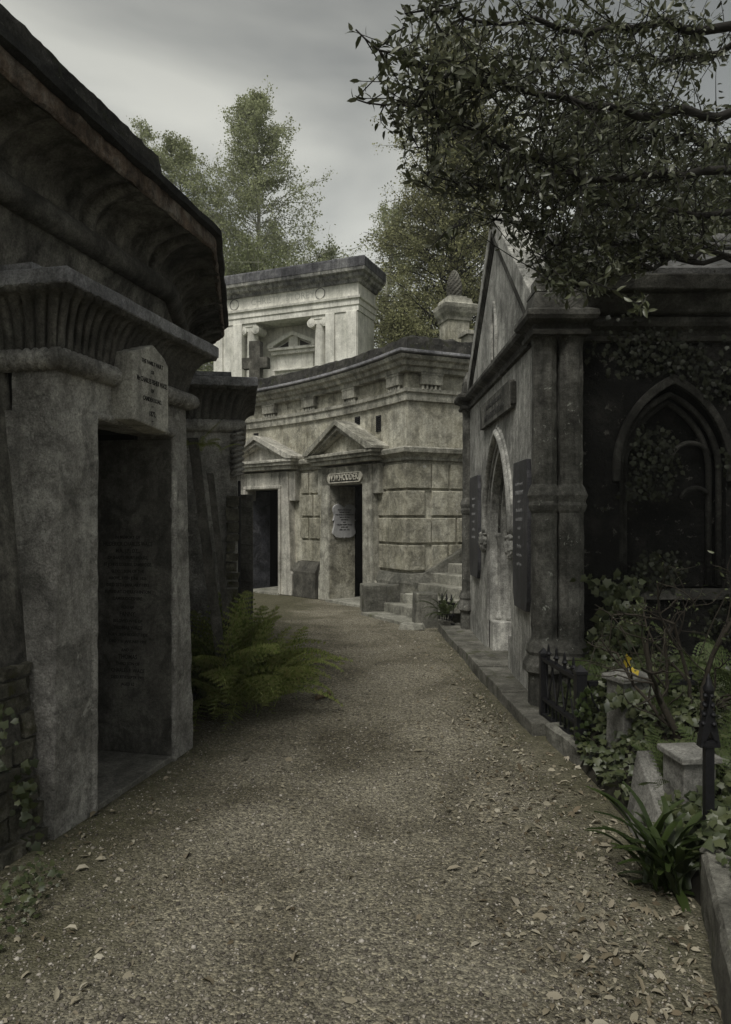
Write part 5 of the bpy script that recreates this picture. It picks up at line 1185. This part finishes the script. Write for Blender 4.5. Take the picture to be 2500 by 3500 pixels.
# hart's tongue fern
def strap_fern():
    g = np.random.default_rng(51); V = []; F_ = []
    for k in range(60):
        a = g.uniform(0, 2*PI); el = g.uniform(.9, 1.52) if k > 6 else g.uniform(-.1, .25); L_ = g.uniform(.24, .42); w = g.uniform(.012, .020); b = np.array([1.31, 3.12, .02])+g.normal(0, .05, 3)*[1, 1, .1]
        h = np.array([math.cos(a), math.sin(a), 0]); sd_ = np.array([-math.sin(a), math.cos(a), 0]); o = len(V); n = 9
        for i in range(n):
            t = i/(n-1); th = el-.4*t*t; p = b+h*L_*t*math.cos(th)+np.array([0, 0, L_*t*math.sin(th)]); wi = w*(math.sin(PI*min(1, .12+t*.84)))**.5*(1+.12*(-1)**i)+.001
            V += [p-sd_*wi+[0, 0, wi*.35], p, p+sd_*wi+[0, 0, wi*.35]]
            if i: q = o+3*i; F_ += [(q-3, q-2, q+1, q), (q-2, q-1, q+2, q+1)]
    return npmesh('strap_fern', np.array(V), np.array(F_), 'strap')
tag(strap_fern(), "clump of strap-leaved hart's tongue fern at the right edge of the path", 'fern')
# bare rose shrub
def shrub():
    rd = random.Random(61); T = thing('bare_shrub', (1.95, 4.1, 0), 'thorny shrub with thick bare crossing stems right of the small headstone', 'shrub'); mb = MB(); fine = MB(); LP = []
    def grow(p, d, r, ln, dep):
        pts = [p]; n = 5
        for i in range(n):
            d = (d+Vector([rd.gauss(0, .16) for _ in range(3)])+Vector((0, 0, .03))).normalized(); pts.append(pts[-1]+d*ln/n)
        (mb if r > .008 else fine).tube(pts, [r*(1-.5*i/n) for i in range(n+1)], 6 if r > .006 else 4, cap=False)
        if dep:
            for q in pts[1:]:
                if rd.random() < .8: grow(q, (d+Vector([rd.gauss(0, .75) for _ in range(3)])).normalized(), r*.5, ln*rd.uniform(.35, .6), dep-1)
        LP.append(pts[-1])
    for (x, y), d, r, ln in (((1.78, 3.9), (-.08, .1, 1), .026, .85), ((1.86, 3.95), (-.28, .1, 1), .022, .9), ((1.95, 4.1), (.1, .1, 1), .018, .9), ((2.05, 4.2), (.35, 0, 1), .014, .8), ((1.7, 4.2), (.3, .1, 1), .014, .8)):
        grow(Vector((x, y, .12)), Vector(d).normalized(), r, ln, 3)
    mb.add(fine.v, fine.f); obj('stems', mb, 'twig', T, smooth=True)
    g = np.random.default_rng(62); n = len(LP); P = np.array([list(q) for q in LP]); P = np.concatenate([P, P[::2]+g.normal(0, .03, P[::2].shape)])
    V, F_ = scatter(ELL_V, ELL_F, P, rots(g, len(P)), g.uniform(.015, .04, len(P))); npmesh('leaves', V, F_, 'ivy', T)
shrub()
# long grass blades and wiry stems near the pier
def wires():
    g = np.random.default_rng(71); mb = MB()
    for a, b, h in (((1.72, 5.4, .95), (1.86, 4.6, .45), .12), ((1.45, 5.3, .55), (1.95, 4.7, .38), .10), ((1.75, 5.5, .9), (2.05, 5.3, .3), .2), ((2.0, 5.0, .3), (2.2, 5.0, .95), .2), ((2.2, 5.0, .2), (2.5, 5.0, 1.05), .1), ((1.5, 4.9, .5), (1.75, 5.2, .75), .1), ((2.4, 4.6, .3), (2.55, 4.6, 1.2), .05)):
        a, b = Vector(a), Vector(b); mb.tube([a.lerp(b, t)+Vector((0, 0, h*math.sin(PI*t))) for t in np.linspace(0, 1, 9)], .0035, 4, cap=False)
    tag(obj('bramble', mb, 'twig'), 'long wiry bramble stems arching over the railing', 'bramble')
wires()

# ================================================================== HAZE
m = bpy.data.materials.new('haze'); m.use_nodes = True; t = m.node_tree; t.nodes.remove(t.nodes['Principled BSDF'])
pv = node(t, 'ShaderNodeVolumePrincipled'); pv.inputs['Color'].default_value = (.95, .96, .93, 1); pv.inputs['Density'].default_value = HAZE
t.links.new(pv.outputs[0], t.nodes['Material Output'].inputs['Volume'])
mb = MB(); x0, x1, y0, y1, z0, z1 = -950, 950, -950, 1550, -1.3, 24
mb.hexa([(x0, y0, z0), (x1, y0, z0), (x1, y1, z0), (x0, y1, z0), (x0, y0, z1), (x1, y0, z1), (x1, y1, z1), (x0, y1, z1)])
M['haze'] = m; tag(obj('haze', mb, m), 'thin grey haze softening the far trees', kind='stuff')
